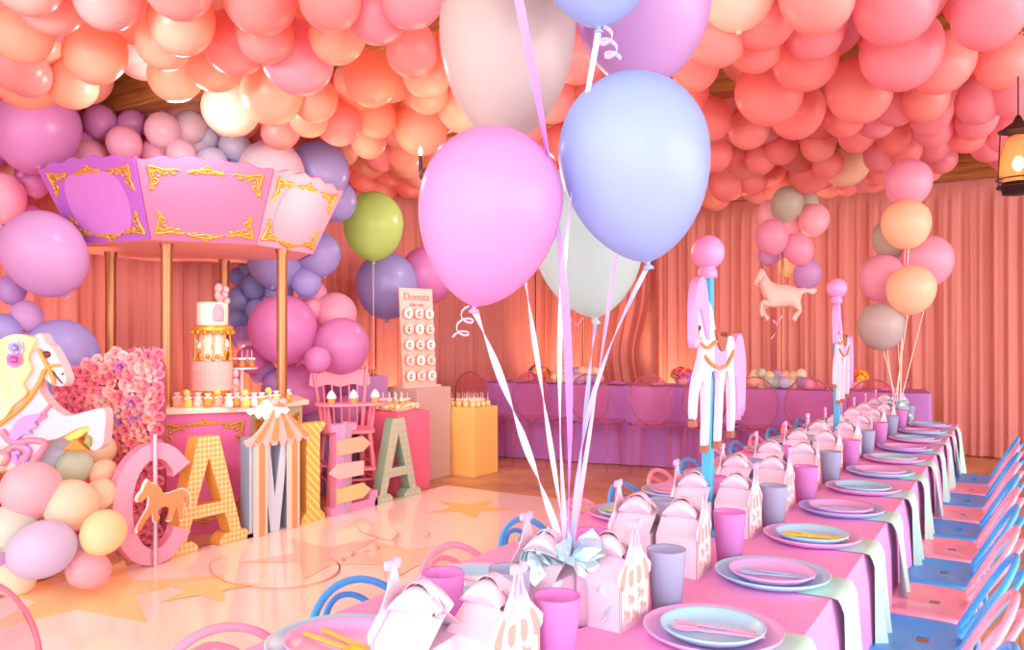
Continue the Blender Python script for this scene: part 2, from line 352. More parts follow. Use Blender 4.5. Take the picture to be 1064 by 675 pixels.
# ---- organic garland around the carousel
GA = 'balloons of the purple garland round the carousel'
ARCH = '''40 134 45 6.2 orchid large orchid balloon at the top left of the garland
2 205 26 6.2 pink pink orchid balloon cut off by the left edge of the photo
34 188 18 6.4 magenta small magenta balloon beside the pink one at the left edge
46 262 45 5.9 lilac large lilac balloon at the middle left of the garland
12 300 16 6.0 violet small violet balloon under the large lilac one
28 328 17 6.0 lilac small lilac balloon just above the big periwinkle oval
4 345 20 5.9 peri small periwinkle balloon at the left edge above the horse mane
62 372 42 6.1 peri big periwinkle balloon behind the head of the painted horse
2 238 14 6.3 violet small dark violet balloon at the left edge of the garland
10 95 22 6.5 magenta magenta balloon at the left edge touching the ceiling canopy
30 224 13 6.4 magenta small magenta balloon tucked above the large lilac one
86 148 13 6.6 orchid small orchid balloon beside the large orchid one
72 104 16 6.7 magenta mauve balloon above the large orchid balloon
104 126 18 6.6 orchid medium orchid balloon left of the pale pink ones
137 128 15 6.7 orchid mauve balloon behind two pale pink balloons
129 149 19 6.5 pink pink balloon resting over the purple fascia panel
160 118 14 6.9 pink small rose balloon at the crest of the garland
94 164 20 6.6 pink pink balloon touching the purple canopy corner
169 135 19 6.6 palepink pale pink balloon in the middle of the crest
162 160 16 6.7 pink pink balloon just above the pink fascia edge
198 132 18 6.8 white near white balloon at the crest of the garland
188 160 16 6.6 palepink pale pink balloon behind the fascia centre
206 154 13 6.9 white small white balloon between pale pink and ice blue
216 143 12 6.9 ice small ice blue balloon left of the round ice blue one
220 169 17 6.7 ice ice blue balloon resting on the pink fascia
244 152 17 6.9 ice round ice blue balloon at the crest
243 173 11 6.9 blue small blue balloon peeking between ice blue ones
186 182 12 7.0 lilac small lilac balloon hidden low behind the fascia
282 180 35 6.9 white large white lilac balloon above the fascia right end
331 178 32 7.3 peri large periwinkle balloon at the right shoulder
349 208 22 7.5 peri periwinkle balloon left of the green one
333 222 11 7.0 ice small ice blue balloon at the fascia corner
331 263 23 7.6 peri periwinkle balloon right of the pink corner panel
292 266 35 7.7 peri large periwinkle balloon behind the right gold pole
318 292 16 7.6 peri small periwinkle balloon under the corner panel
325 305 15 7.9 pink lilac pink balloon below the small periwinkle one
262 276 14 8.0 blue blue balloon high behind the canopy underside
265 297 14 7.9 blue dark blue balloon beside the rear gold pole
290 303 15 7.8 blue blue balloon left of the right gold pole
249 311 14 8.0 blue blue balloon right of the cake topper
268 322 13 7.9 blue lower dark blue balloon above the magenta one
246 332 12 8.0 blue small blue balloon beside the cake top tier
248 287 10 8.1 blue small blue balloon behind the rear pole
294 341 36 7.5 magenta large magenta balloon crossed by the right gold pole
355 358 29 7.6 orchid large orchid balloon above the pink high chair
348 326 23 7.9 pink lilac pink balloon above the large orchid one
324 322 13 7.8 pink small pink balloon touching the pole side magenta one
330 373 14 7.2 orchid small orchid balloon above the high chair backrest
261 373 15 7.6 magenta magenta balloon right of the cake pops stand
273 386 14 7.8 violet violet balloon under the large magenta one
252 350 12 7.9 violet small violet balloon right of the cake middle tier
240 392 12 7.9 violet small violet balloon low beside the cake
305 410 34 7.9 magenta large magenta balloon behind the high chair back
285 398 13 7.7 violet violet balloon hidden by the right gold pole
326 460 34 7.8 violet large violet balloon behind the high chair seat
312 505 24 7.6 magenta magenta balloon on the floor behind the letter I
350 505 26 7.9 violet violet balloon on the floor behind the high chair legs
360 430 22 8.0 orchid orchid balloon between high chair tray and violet balloon
-12 150 26 6.3 orchid orchid balloon mostly outside the left edge
66 85 16 6.8 magenta small magenta balloon tucked up against the ceiling balloons'''
for L_ in ARCH.split('\n'):
    px, py, r, z, c, lab = L_.split(' ', 5)
    free_balloon(float(px), float(py), float(r), float(z), 'b_'+c, lab, GA)
# ---- pastel cluster by the painted horse
GF = 'pastel balloons piled at the foot of the painted horse'
CL = '''33 509 33 4.62 rosep pink balloon largest and highest of the floor pile at left
12 547 26 4.55 mint pale mint balloon cut off by the left edge of the floor pile
73 524 29 4.70 butter pale yellow balloon in the middle of the floor pile
104 513 17 4.95 butter small cream balloon behind the pale yellow one
45 570 33 4.45 lav lavender balloon at the front of the floor pile
108 552 24 4.6 yellow bright yellow balloon touching the letter C
83 571 17 4.75 lav small lavender balloon between yellow and large lavender
91 591 22 4.6 rosep pink balloon resting on the white floor by the letter C
14 600 21 4.6 butter cream balloon on the floor at the left edge
78 484 19 5.05 sage sage green balloon under the horse hooves
2 578 14 4.6 lilac small lilac balloon at the left edge of the floor pile
52 470 26 5.1 sky pale blue balloon behind the horse belly
108 490 14 5.1 fpeach small peach balloon behind the raised hoof
100 468 20 5.3 butter cream balloon behind the knee of the painted horse
8 470 22 5.0 butter cream balloon under the horse saddle'''
for L_ in CL.split('\n'):
    px, py, r, z, c, lab = L_.split(' ', 5)
    free_balloon(float(px), float(py), float(r), float(z), 'b_'+c, lab, GF, tilt=(random.uniform(.8, 1.4), 0))
# ---- balloons floating on strings
m_rib = mat('ribbon_white', '#F6E0F6', .35); m_ribp = mat('ribbon_purple', '#B08AE8', .3); m_ribb = mat('ribbon_blue', '#A8B4F0', .3); m_ribpk = mat('ribbon_pink', '#F0B4E0', .35)
m_strp = mat('string_cream', '#F4E0D0', .6)
def helium(px, pyt, pyb, w, z, m, label, group, end=None, rib=None, rw=.012, low=1.5, p=1.22, lean=0., curl=False, bend=0., tw=1.2, swell=0.):
    """top, knot and width of a floating balloon in photo pixels at depth z; the ribbon ends at a world point"""
    r = w/2*z/FPX; H = (pyb-pyt)*z/FPX; base = PZ(px, pyb, z); k = H/(1+low)
    t = thing('helium_balloon', label, 'balloon', base, 0, group)
    b = bpy.data.objects.new('balloon_body', bobj(m, low, p)); COL.objects.link(b); b.parent = t
    b.scale = (r, r, k); R_ = Matrix.Rotation(lean, 3, Vector((-SA, CA, 0))); b.rotation_euler = R_.to_euler()
    b.location = R_ @ Vector((0, 0, low*k))
    if end is not None:
        e = Vector(end)-base; mid = e*.5+Vector((CA, SA, 0))*bend
        pts = catmull([Vector((0, 0, -.01)), e*.25+Vector((CA, SA, 0))*bend*.7, mid, e*.75+Vector((CA, SA, 0))*bend*.7, e], 8)
        if rw > .004: MB().strip(pts, rw, tw=tw, phase=random.uniform(-.3, .3)).build('ribbon', rib, t)
        else: MB().tube(pts, rw, 5).build('string', rib, t)
    if curl:
        d = -1 if curl < 0 else 1
        cp = [Vector((CA, SA, 0))*(d*(.012+.018*math.sin(a*2.2)+.012*a/3))+Vector((0, 0, -.012-.011*a+.012*math.cos(a*2.2))) for a in [i*.25 for i in range(26)]]
        MB().strip(cp, .014, th=.001, wdir=(SA, -CA, .3)).build('ribbon_curl', rib, t)
    return t
GH = 'large pastel helium balloons tied over the near end of the long table'
W0 = PZ(588, 566, 2.12)
helium(493, 131, 318, 149, 1.95, 'b_fpink', 'big orchid pink helium balloon with a curled white ribbon, lowest left of the bunch', GH, W0+Vector((-.02, 0, .02)), m_rib, .019, lean=.16, curl=-1, low=1.45, bend=.0, tw=1.6)
helium(673, 75, 272, 156, 2.0, 'b_skylight', 'big sky blue helium balloon right of the bunch nearest the carousel post', GH, W0+Vector((.02, 0, .0)), m_ribb, .012, lean=-.13, low=1.4, bend=-.05)
helium(524, -62, 150, 142, 2.25, 'b_grey', 'big pearl grey helium balloon above the orchid pink one', GH, W0, m_rib, .014, lean=.03, low=1.35, tw=2)
helium(667, -72, 92, 142, 2.35, 'b_flilac', 'big lilac helium balloon behind the sky blue balloons', GH, W0+Vector((.01, .02, 0)), m_ribpk, .012, low=1.3)
helium(622, -130, 28, 132, 1.9, 'b_skylight', 'big sky blue helium balloon cut off by the top edge with a white curled ribbon', GH, W0+Vector((0, 0, .01)), m_rib, .014, low=1.4, curl=1, bend=-.05, tw=1.0)
helium(619, 168, 330, 118, 2.75, 'b_fmint', 'pale mint helium balloon lowest and farthest of the near bunch', GH, W0+Vector((0, .03, 0)), m_ribb, .014, lean=-.1, low=1.3)
helium(536, -160, -20, 100, 1.8, 'b_fpink', 'orchid helium balloon above the frame trailing a broad purple ribbon', GH, W0+Vector((.01, -.01, 0)), m_ribp, .021, bend=.05, tw=.9, low=1.3)
# behind the carousel at right
helium(388, 199, 271, 62, 8.2, 'b_green', 'lime green balloon floating right of the purple garland', 'balloons on sticks beside the donut board', PZ(388, 400, 8.2), m_strp, .003, low=1.2, p=1)
helium(402, 262, 332, 64, 9.1, 'b_peri', 'shiny periwinkle balloon floating left of the donut board', 'balloons on sticks beside the donut board', PZ(404, 405, 9.1), m_strp, .003, low=1.2, p=1)
helium(444, 256, 316, 56, 9.4, 'b_magenta', 'mauve pink balloon behind the donut board', 'balloons on sticks beside the donut board', PZ(440, 400, 9.4), m_strp, .003, low=1.2, p=1)
# bunch at the far end of the long table
G3 = 'pearl balloons on strings at the far end of the long table'
W1 = PZ(932, 418, 6.75)
for px, py, r, z, m, lab in [(942, 188, 23, 6.9, 'b_pink', 'lilac pink pearl balloon, topmost of the far bunch'), (944, 231, 24, 6.7, 'b_fpeach', 'upper peach balloon of the far bunch'), (927, 246, 19, 7.1, 'b_olive', 'olive grey balloon behind the upper peach one in the far bunch'),
        (966, 269, 25, 6.9, 'b_pink', 'pink balloon on the right of the far bunch'), (915, 287, 23, 7.0, 'b_pink', 'pink balloon on the left of the far bunch'), (943, 299, 24, 6.6, 'b_fpeach', 'lower peach balloon in front of the far bunch'), (918, 337, 23, 6.75, 'b_grey', 'pale grey balloon, lowest of the far bunch')]:
    helium(px, py-r, py+r+4, 2*r, z, m, lab, G3, W1+Vector((random.uniform(-.04, .04), 0, 0)), m_strp, .004, low=1.2, p=1, lean=random.uniform(-.15, .15))
# ================================================================ CAROUSEL DISPLAY
m_gold = mat('antique_gold', '#A87450', .38, .7); m_goldl = mat('gold_leaf', '#D8A448', .4, .6); m_cream = mat('cream_paint', '#FFE4D0', .5)
m_fpink = mat('fascia_pink', '#E4688C', .55); m_fpur = mat('fascia_purple', '#A25CBC', .55); m_flil = mat('fascia_lilac', '#B874C4', .55); m_fpk2 = mat('fascia_rose', '#E48CAA', .55)
m_cpink = mat('counter_pink', '#EC74B4', .5); m_sagep = mat('counter_sage', '#C8C09C', .6); m_white = mat('white_paint', '#FFF4F4', .45); m_under = mat('canopy_underside', '#F8B8B0', .6)
def spiral(cx, cy, r, a0, turns, n=18, s=1):
    return [(cx+r*(1-.8*i/n)*math.cos(a0+s*turns*2*PI*i/n), cy+r*(1-.8*i/n)*math.sin(a0+s*turns*2*PI*i/n)) for i in range(n+1)]
def ornament(kind, w, h):
    """gold scrollwork in a local 2D frame: corner (w,h arms) or crest (centred)"""
    L_ = []
    if kind == 'corner':
        L_ += [([(0, 0), (w*.25, h*.05), (w*.5, h*.12), (w*.8, h*.06), (w, h*.1)], .012), ([(0, 0), (w*.05, h*.3), (w*.1, h*.6), (w*.05, h)], .012)]
        for (a, b, r, s) in ((.28, .3, .17, 1), (.52, .2, .13, -1), (.75, .16, .1, 1), (.2, .58, .13, -1), (.14, .8, .1, 1), (.1, .1, .12, 1)): L_.append((spiral(w*a, h*b, r*min(w, h)*1.1, a*9, 1.3, s=s), .009))
    else:
        L_ += [([(-w/2, 0), (-w*.25, h*.25), (0, h*.5), (w*.25, h*.25), (w/2, 0)], .011), ([(-w*.4, h*.3), (0, 0), (w*.4, h*.3)], .009)]
        for (a, b, r, s) in ((-.28, .1, .3, 1), (.28, .1, .3, -1), (-.1, .35, .3, 1), (.1, .35, .3, -1), (0, .65, .28, 1), (-.42, .05, .2, 1), (.42, .05, .2, -1)): L_.append((spiral(w*a, h*b, r*h, a*9, 1.2, s=s), .008))
    return L_
def orn_mesh(mb, kind, w, h, O, U, V, fx=1, fy=1, k=1.):
    O = Vector(O); U = Vector(U); V = Vector(V); Nn = U.cross(V)
    for pts, r in ornament(kind, w, h):
        P = [O+U*(x*fx)+V*(y*fy) for x, y in pts]
        if len(P) < 8: P = catmull(P, 4)
        mb.tube(P, [r*k*(1-.5*i/len(P)) for i in range(len(P))], 5)
def orn(par, kind, w, h, O, U, V, fx=1, fy=1):
    mb = MB(); orn_mesh(mb, kind, w, h, O, U, V, fx, fy); mb.build('gold_'+kind, m_goldl, par)
CX, CY, CZ0 = PZ(206, 400, 6.85)[0], PZ(206, 400, 6.85)[1], 0
face_dir = math.atan2(CY, CX) + PI                       # towards the camera
FD = face_dir + math.radians(3)
car = thing('carousel_canopy', 'pink and purple octagonal carousel canopy with gold scrollwork and scalloped top on gold poles', 'carousel stand', (CX, CY, 0), FD)
def octp(R, k, z): a = PI/8+k*PI/4; return Vector((R*math.cos(a), R*math.sin(a), z))
RB, RT, ZB, ZT = .97, 1.23, 2.24, 2.78
def panel(k):
    a0, a1 = octp(RB, k-1, ZB), octp(RB, k, ZB); b0, b1 = octp(RT, k-1, ZT), octp(RT, k, ZT)
    U = (a1-a0).normalized(); mid = (a0+a1)/2; V = ((b0+b1)/2-mid).normalized(); N_ = U.cross(V).normalized()
    return a0, a1, b0, b1, U, V, mid, N_
for k in range(8):
    a0, a1, b0, b1, U, V, mid, N_ = panel(k)
    w0 = (a1-a0).length/2; w1 = (b1-b0).length/2; H = ((b0+b1)/2-mid).length
    top = [(w1-2*w1*i/24, H+.045*math.sin(PI*i/24)+.012*math.cos(i*PI/2.5)) for i in range(25)]
    poly = [(-w0, 0), (w0, 0)]+top
    colr = m_fpur if k == 7 or k == 2 else (m_fpink if k % 2 == 0 else m_fpk2)
    p = MB().prism(poly, .025, mid, U, V).build('fascia_panel', colr, car)
    if k in (7, 0, 1):
        s = -1 if N_.dot(Vector((mid.x, mid.y, 0))) < 0 else 1
        off = N_*(s*.016)
        inset = .55 if k == 0 else .62
        ov = smooth2([(-w0*.78, H*.5), (-w0*.62, H*.84), (0, H*.9), (w0*.62, H*.84), (w0*.78, H*.5), (w0*.6, H*.16), (0, H*.1), (-w0*.6, H*.16)], 5)
        if k != 0: MB().prism(ov, .012, mid+off*.7, U, V).build('inset_oval', m_flil if k == 7 else m_fpk2, p)
        q = w0*.92; wt = w1*.9
        for fx in (-1, 1):
            orn(p, 'corner', .22, .18, mid+off+U*(fx*wt*.93)+V*(H*.93), U, V, -fx, -1)
            orn(p, 'corner', .2, .18, mid+off+U*(fx*q)+V*(H*.08), U, V, -fx, 1)
        orn(p, 'crest', .26, .06, mid+off+V*(H*.89), U, V, 1, 1); orn(p, 'crest', .26, .06, mid+off+V*(H*.1), U, V, 1, -1)
MB().prism([(octp(RB-.015, k, 0).x, octp(RB-.015, k, 0).y) for k in range(8)], .04, (0, 0, ZB+.02), (1, 0, 0), (0, 1, 0)).build('canopy_underside', m_under, car)
def pole_at(px, z, ybot):
    w = PZ(px, 300, z); rel = Matrix.Rotation(-FD, 3, 'Z') @ Vector((w.x-CX, w.y-CY, 0))
    mb = MB(); mb.lathe([(.055, ybot), (.055, ybot+.03), (.043, ybot+.05), (.043, ZB-.05), (.052, ZB-.02), (.052, ZB)], (rel.x, rel.y, 0), 20)
    mb.build('gold_pole', m_gold, car)
pole_at(173, 6.15, .975); pole_at(293, 6.55, .975); pole_at(115, 6.75, .975); pole_at(233, 7.45, .975)
# counter under it
ctr = thing('carousel_counter', 'octagonal carousel counter with cream top, magenta front panel framed in gold scrollwork', 'counter', (CX, CY, 0), FD)
RC = .88
for k in range(8):
    a0, a1 = octp(RC, k-1, 0), octp(RC, k, 0); U = (a1-a0).normalized(); mid = (a0+a1)/2; w = (a1-a0).length/2
    pn = MB().prism([(-w, .0), (w, .0), (w, .93), (-w, .93)], .02, mid, U, (0, 0, 1)).build('front_panel' if k in (0,) else 'side_panel', m_cpink if k in (0, 7) else m_sagep, ctr)
    if k in (7, 0, 1):
        n_ = Vector((mid.x, mid.y, 0)).normalized()*.014
        for fx in (-1, 1):
            orn(pn, 'corner', .18, .2, mid+n_+U*(fx*w*.86)+Vector((0, 0, .86)), U, (0, 0, 1), -fx, -1)
            orn(pn, 'corner', .18, .2, mid+n_+U*(fx*w*.86)+Vector((0, 0, .10)), U, (0, 0, 1), -fx, 1)
        orn(pn, 'crest', .26, .05, mid+n_+Vector((0, 0, .84)), U, (0, 0, 1)); orn(pn, 'crest', .26, .05, mid+n_+Vector((0, 0, .12)), U, (0, 0, 1), 1, -1)
rim = [(octp(RC+.07, k, 0).x, octp(RC+.07, k, 0).y) for k in range(8)]
MB().prism(rim, .045, (0, 0, .9525), (1, 0, 0), (0, 1, 0)).build('countertop', m_cream, ctr, bev=.008)
MB().prism([(x*.93, y*.93) for x, y in rim], .04, (0, 0, .02), (1, 0, 0), (0, 1, 0)).build('plinth', m_cpink, ctr)
ZC = .975
def on_counter(px, z): p = PZ(px, 400, z); return (p.x, p.y, ZC)
# ---- cake
m_frost = mat('pink_frosting', '#FFB8B4', .6); m_ivory = mat('ivory_icing', '#FFE8DC', .55); m_mauve = mat('mauve_icing', '#D89CB0', .6)
ck = on_counter(221, 6.55)
cake = thing('tiered_cake', 'three-tier pink and gold carousel cake topped with candy balls', 'cake', ck, face_dir)
MB().lathe([(.12, 0), (.15, .005), (.15, .04), (.12, .055), (.12, .075), (.165, .08), (.165, .09)], n=32).build('cake_stand', m_goldl, cake)
def quilt(u, v):
    a = u*2*PI; r = .165+.004*math.sin(a*14+v*9)*math.sin(a*14-v*9); return (r*math.cos(a), r*math.sin(a), .09+v*.2)
mb = MB().grid(quilt, 96, 14); mb.lathe([(.165, .29), (.001, .292)], n=32, cap=False); mb.build('bottom_tier', m_frost, cake)
mid = MB().lathe([(.11, .292), (.11, .50)], n=32).build('middle_tier', m_ivory, cake)
mb = MB()
for k in range(10):
    a = 2*PI*k/10; x, y = .15*math.cos(a), .15*math.sin(a)
    mb.lathe([(.014, .295), (.008, .31), (.006, .36), (.009, .4), (.006, .45), (.013, .49)], (x, y, 0), 8)
    mb.ball((x*1.02, y*1.02, .305), .02, 8); mb.ball((.13*math.cos(a+.3), .13*math.sin(a+.3), .325+.02*(k % 3)), .018, 8)
mb.lathe([(.165, .49), (.175, .50), (.17, .535), (.155, .54)], n=32)
for k in range(16): mb.ball((.172*math.cos(k*PI/8), .172*math.sin(k*PI/8), .49), .018, 8)
mb.build('gold_carousel_columns', m_goldl, cake)
mb = MB()
for k in range(7):
    a = 2*PI*k/7; c = Vector((.125*math.cos(a), .125*math.sin(a), 0))
    t_ = Vector((-math.sin(a), math.cos(a), 0)); mb.ball(c+Vector((0, 0, .40)), .022, 8, (1.6, .8, 1), t_); mb.ball(c+t_*.03+Vector((0, 0, .43)), .013, 8)
    for s in (-.02, .02): mb.cyl(c+t_*s+Vector((0, 0, .39)), c+t_*s*1.4+Vector((0, 0, .35)), .005, n=6)
mb.build('sugar_ponies', m_white, cake)['kind'] = 'stuff'
MB().lathe([(.125, .54), (.13, .545), (.13, .69), (.12, .7), (.001, .702)], n=32, cap=False).build('top_tier', m_ivory, cake)
MB().grid(lambda u, v: (.133*math.cos(.35+(u-.5)*.8*math.sin(PI*min(1, .25+.6*v))), .133*math.sin(.35+(u-.5)*.8*math.sin(PI*min(1, .25+.6*v))), .565+.12*v), 8, 6).build('icing_crest', m_mauve, cake, solid=.006)
mb = MB()
for x, y, z, r in ((-.0, .06, .73, .032), (.05, .04, .75, .028), (.0, .1, .76, .03), (.0, .05, .80, .036), (.03, .12, .71, .024), (.03, .11, .79, .026)): mb.ball((x, y, z), r, 12)
mb.build('candy_ball_topper', mat('candy_pink', '#F8B0B4', .4), cake)
mb = MB()
for x, y, z, r in ((.02, .19, .2, .03), (.04, .19, .14, .03), (.0, .185, .09, .028)): mb.ball((x, y, z), r, 12)
mb.build('side_candy_balls', mat('candy_rose', '#E8B4B8', .4), cake)
cake.scale = (.94, .94, 1.18)
# ---- cake-pop stands
m_clear = mat('clear_acrylic', '#FFF0F4', .06, trans=.9, ior=1.2); m_choc = mat('caramel', '#C88050', .5); m_bow = mat('white_bow', '#FFE8EC', .5); m_stick = mat('stick', '#FFF0E0', .5)
def treat(x, y, z, par, bow=True, c=m_choc):
    MB().lathe([(.001, 0), (.022, .003), (.027, .02), (.025, .045), (.012, .06), (.001, .062)], (x, y, z), 10, cap=False).build('cake_pop', c, par)
    s = MB().cyl((x, y, z+.055), (x, y, z+.15), .0025, n=6).build('stick', m_stick, par)
    if bow:
        b = MB()
        for d in (-1, 1): b.ball((x, y+d*.016, z+.075), .013, 8, (.5, 1.2, .8))
        b.ball((x, y, z+.075), .006, 6); b.build('bow', m_bow, par)
for (px, z, h, n, lab) in ((251, 6.75, .27, 5, 'white pedestal stand of cake pops beside the tiered cake'), (150, 6.65, .30, 7, 'tall pedestal stand of cake pops behind the rose wall')):
    loc = on_counter(px, z); t = thing('cake_pop_stand', lab, 'dessert stand', loc, face_dir)
    MB().lathe([(.06, 0), (.06, .008), (.012, .02), (.012, h-.02), (.03, h-.005), (.13, h), (.13, h+.012)], n=28).build('pedestal', m_white, t)
    for k in range(n): a = 2*PI*k/n; treat(.085*math.cos(a), .085*math.sin(a), h+.012, t)
# ---- favours along the rim of the counter
m_y = mat('treat_yellow', '#FFD870', .5); m_o = mat('treat_orange', '#F0A050', .5); m_p = mat('treat_pink', '#FFC0B0', .5)
fav = None
names = ['orange', 'pink', 'yellow', 'cream', 'orange', 'pink', 'cream', 'orange', 'yellow', 'cream', 'orange', 'pink', 'yellow', 'orange']
fx = [166, 184, 195, 206, 216, 227, 238, 246, 256, 264, 272, 280, 287, 299]
for i, (px, c) in enumerate(zip(fx, names)):
    z = 6.03+.0*i if px < 270 else 6.1+.012*(px-270)
    loc = on_counter(px, z+.06*(i % 2)+.05); cmx = {'orange': m_o, 'pink': m_p, 'yellow': m_y, 'cream': m_ivory}[c]
    t = thing('candy_bag', '%s candy bag tied with a bow on the carousel counter, %s from the left' % (c, 'first' if i == 0 else ORD[i]), 'candy bag', loc, face_dir+.2*(i % 3), 'little candy bags along the counter rim')
    MB().lathe([(.001, 0), (.03, 0), (.034, .02), (.03, .05), (.011, .07), (.009, .075)], n=12, sx=.8, cap=False).build('bag', cmx, t)
    b = MB().lathe([(.008, .073), (.02, .098), (.028, .11)], n=12, sx=.5, cap=False)
    for d in (-1, 1): b.ball((.004, d*.018, .073), .012, 8, (.5, 1.3, .8))
    b.build('tied_top', m_bow, t)
    if i % 3 == 2: MB().ball((0.02, -.02, .115), .026, 10).build('lollipop', m_y, t)
# white lace cloth draped over the counter corner
lp = on_counter(277, 6.12)
def lace(u, v):
    a = (u-.5); return Vector((0, 0, 0))
t = thing('lace_doily', 'small white scalloped doily hanging over the counter corner above the tent letter', 'doily', (lp[0], lp[1], ZC+.002), face_dir)
MB().prism(smooth2([(-.14, .0), (.14, 0), (.13, -.05), (.1, -.035), (.07, -.08), (.04, -.05), (0, -.12), (-.04, -.06), (-.07, -.08), (-.1, -.04), (-.13, -.05)], 3), .006, (.12, 0, -.0), (0, 1, 0), (0, 0, 1)).build('hanging_edge', m_white, t)
MB().lathe([(.001, 0), (.09, .002), (.09, .006), (.05, .02), (.03, .05), (.001, .06)], (.02, 0, 0), 18, cap=False).build('doily_top', m_white, t)

# ================================================================ FLOWER WALL
def rose_mesh(name, m, seed):
    r_ = random.Random(seed); mb = MB()
    for ring, (n, r0, z0, op) in enumerate(((3, .35, .42, .15), (4, .55, .36, .35), (5, .8, .22, .6), (6, 1.0, .08, .85))):
        for k in range(n):
            a = 2*PI*(k+.5*ring)/n+r_.uniform(-.2, .2); w = 2.1/n*PI/2
            def fn(u, v, a=a, w=w, r0=r0, z0=z0, op=op):
                t = (u-.5)*2*w; rr_ = r0*(.25+.75*v**.7)*(1-.1*(2*u-1)**2); zz = z0*v+.25*(1-op)*v+.1*op*math.sin(v*PI)+(.05*math.sin(u*PI))*v
                if v > .8: rr_ += .05*op
                return (rr_*math.cos(a+t*v**.3), rr_*math.sin(a+t*v**.3), zz)
            mb.grid(fn, 4, 3)
    mb.ball((0, 0, .3), .2, 8); return mb.mesh(name, m)
ROSE = [rose_mesh('rose', mat('rose_'+n, h, .65), i) for i, (n, h) in enumerate((('blush', '#FFB4B4'), ('pink', '#F890A8'), ('peach', '#FFC4B0'), ('orchid', '#D088C4'), ('palepink', '#FFD0D0')))]
fw = thing('rose_wall', 'upright wall panel covered with pink, peach and orchid roses beside the carousel counter', 'flower wall', (PZ(115, 352, 5.55).x, PZ(115, 352, 5.55).y, 0), YAW)
fo = Vector(fw.location); fz = DEPTH(fo)
sc = fz/FPX
def fwp(px, py): return ((px-115)*sc, (HZ-py)*sc+EYE)
outl = [(58, 585), (58, 398), (66, 384), (90, 378), (112, 366), (135, 362), (158, 366), (166, 380), (167, 585)]
MB().prism([fwp(*p) for p in outl], .08, (0, .06, 0), (1, 0, 0), (0, 0, 1)).build('backing_board', mat('moss', '#B05870', .9), fw)
rr = random.Random(5); spots = []
def inside(px, py):
    top = 398 if px < 62 else 384-(px-66)*.25 if px < 90 else 378-(px-90)*.5 if px < 112 else 365
    return 60 < px < 166 and top+1 < py < 583
tries = 0
while tries < 9000:
    tries += 1; px, py = rr.uniform(58, 168), rr.uniform(360, 584)
    if inside(px, py) and all((px-a)**2+(py-b)**2 > 44 for a, b in spots): spots.append((px, py))
vis = [s for s in spots if (s[1] < 480 or s[0] > 115)]
vis.sort(key=lambda s: (s[1] > 470)*100+abs(s[0]-125)); chosen = set(vis[:100]); rest = MB()
for i, s in enumerate(spots):
    x, z = fwp(*s); k = rr.choice([0, 0, 1, 1, 2, 3, 4, 4]); R_ = rr.uniform(.036, .05)
    e = Euler((PI/2+rr.uniform(-.4, .4), rr.uniform(-.4, .4), rr.uniform(0, 6)))
    if s in chosen:
        o = bpy.data.objects.new('rose', ROSE[k]); COL.objects.link(o); o.parent = fw; o.location = (x, -.0, z); o.scale = (R_,)*3
        o.rotation_euler = (Matrix.Rotation(rr.uniform(-.35, .35), 3, 'Z') @ Matrix.Rotation(PI/2+rr.uniform(-.35, .35), 3, 'X') @ Matrix.Rotation(rr.uniform(0, 6), 3, 'Z')).to_euler()
    else:
        Mx = Matrix.Rotation(rr.uniform(-.3, .3), 3, 'Z') @ Matrix.Rotation(PI/2+rr.uniform(-.3, .3), 3, 'X') @ Matrix.Rotation(rr.uniform(0, 6), 3, 'Z')
        rest.add([Mx @ (Vector(v.co)*R_)+Vector((x, 0, z)) for v in ROSE[1].vertices], [tuple(p.vertices) for p in ROSE[1].polygons], True)
ro = rest.build('roses', MATS['rose_pink'], fw); ro['kind'] = 'stuff'
print('roses', len(spots))

# ================================================================ PAINTED HORSE
hz_ = 4.95; ho = PZ(50, 350, hz_); hs = hz_/FPX
m_hw = mat('horse_white', '#ECC8D0', .45); m_mane = noise_mix(mat('mane_yellow', '#FFD890', .5), '#FFC870', '#FFE8B8', 9, 3, .3, .7, 0, (1, 1, .3))
m_sad = mat('saddle_lilac', '#B494DC', .45); m_scr = mat('saddle_pink', '#F08CA8', .45); m_brid = mat('bridle_gold', '#E8A048', .45); m_hoof = mat('hoof_gold', '#D88C3C', .4); m_eye = mat('eye_brown', '#5A2C28', .3)
horse = thing('carousel_horse_figure', 'large painted white carousel horse with yellow mane rearing at the left edge', 'carousel horse', (ho.x, ho.y, 0), YAW)
def hp(*pts): return [((a-50)*hs, (HZ-b)*hs+EYE) for a, b in pts]
body = [(46.6, 346), (51.6, 355), (58, 360), (62.5, 368), (68, 378), (73, 391), (72, 398), (66.8, 401), (57, 398), (49, 392), (45, 396), (46, 406), (54, 417), (64, 426), (74, 431), (88, 428), (103, 424), (111, 423.5), (114, 431), (113, 445), (110.8, 461), (101, 467), (93, 457), (97, 443), (86, 444), (76, 449), (66, 454), (52, 458), (46, 470), (36, 480), (20, 486), (0, 488), (-20, 484), (-45, 478), (-62, 462), (-68, 440), (-62, 424), (-45, 418), (-25, 415), (-12, 395), (-2, 370), (10, 356), (25, 350), (38, 350)]
MB().prism(smooth2(hp(*body), 3), .10, (0, 0, 0), (1, 0, 0), (0, 0, 1)).build('horse_body', m_hw, horse, bev=.03)
MB().prism(smooth2(hp((38, 349), (44, 352), (41, 362), (37, 372), (40, 384), (32, 398), (36, 408), (22, 420), (12, 434), (-2, 440), (-14, 452), (-16, 436), (-8, 424), (-14, 410), (-6, 396), (-10, 380), (-2, 364), (10, 352), (24, 347)), 3), .06, (0, -.055, 0), (1, 0, 0), (0, 0, 1)).build('mane', m_mane, horse, bev=.02)
mb = MB()
def rl(mb, pts, r, y=-.06, n=6): mb.tube(catmull([Vector((x, y, z)) for x, z in hp(*pts)], 5), r, n)
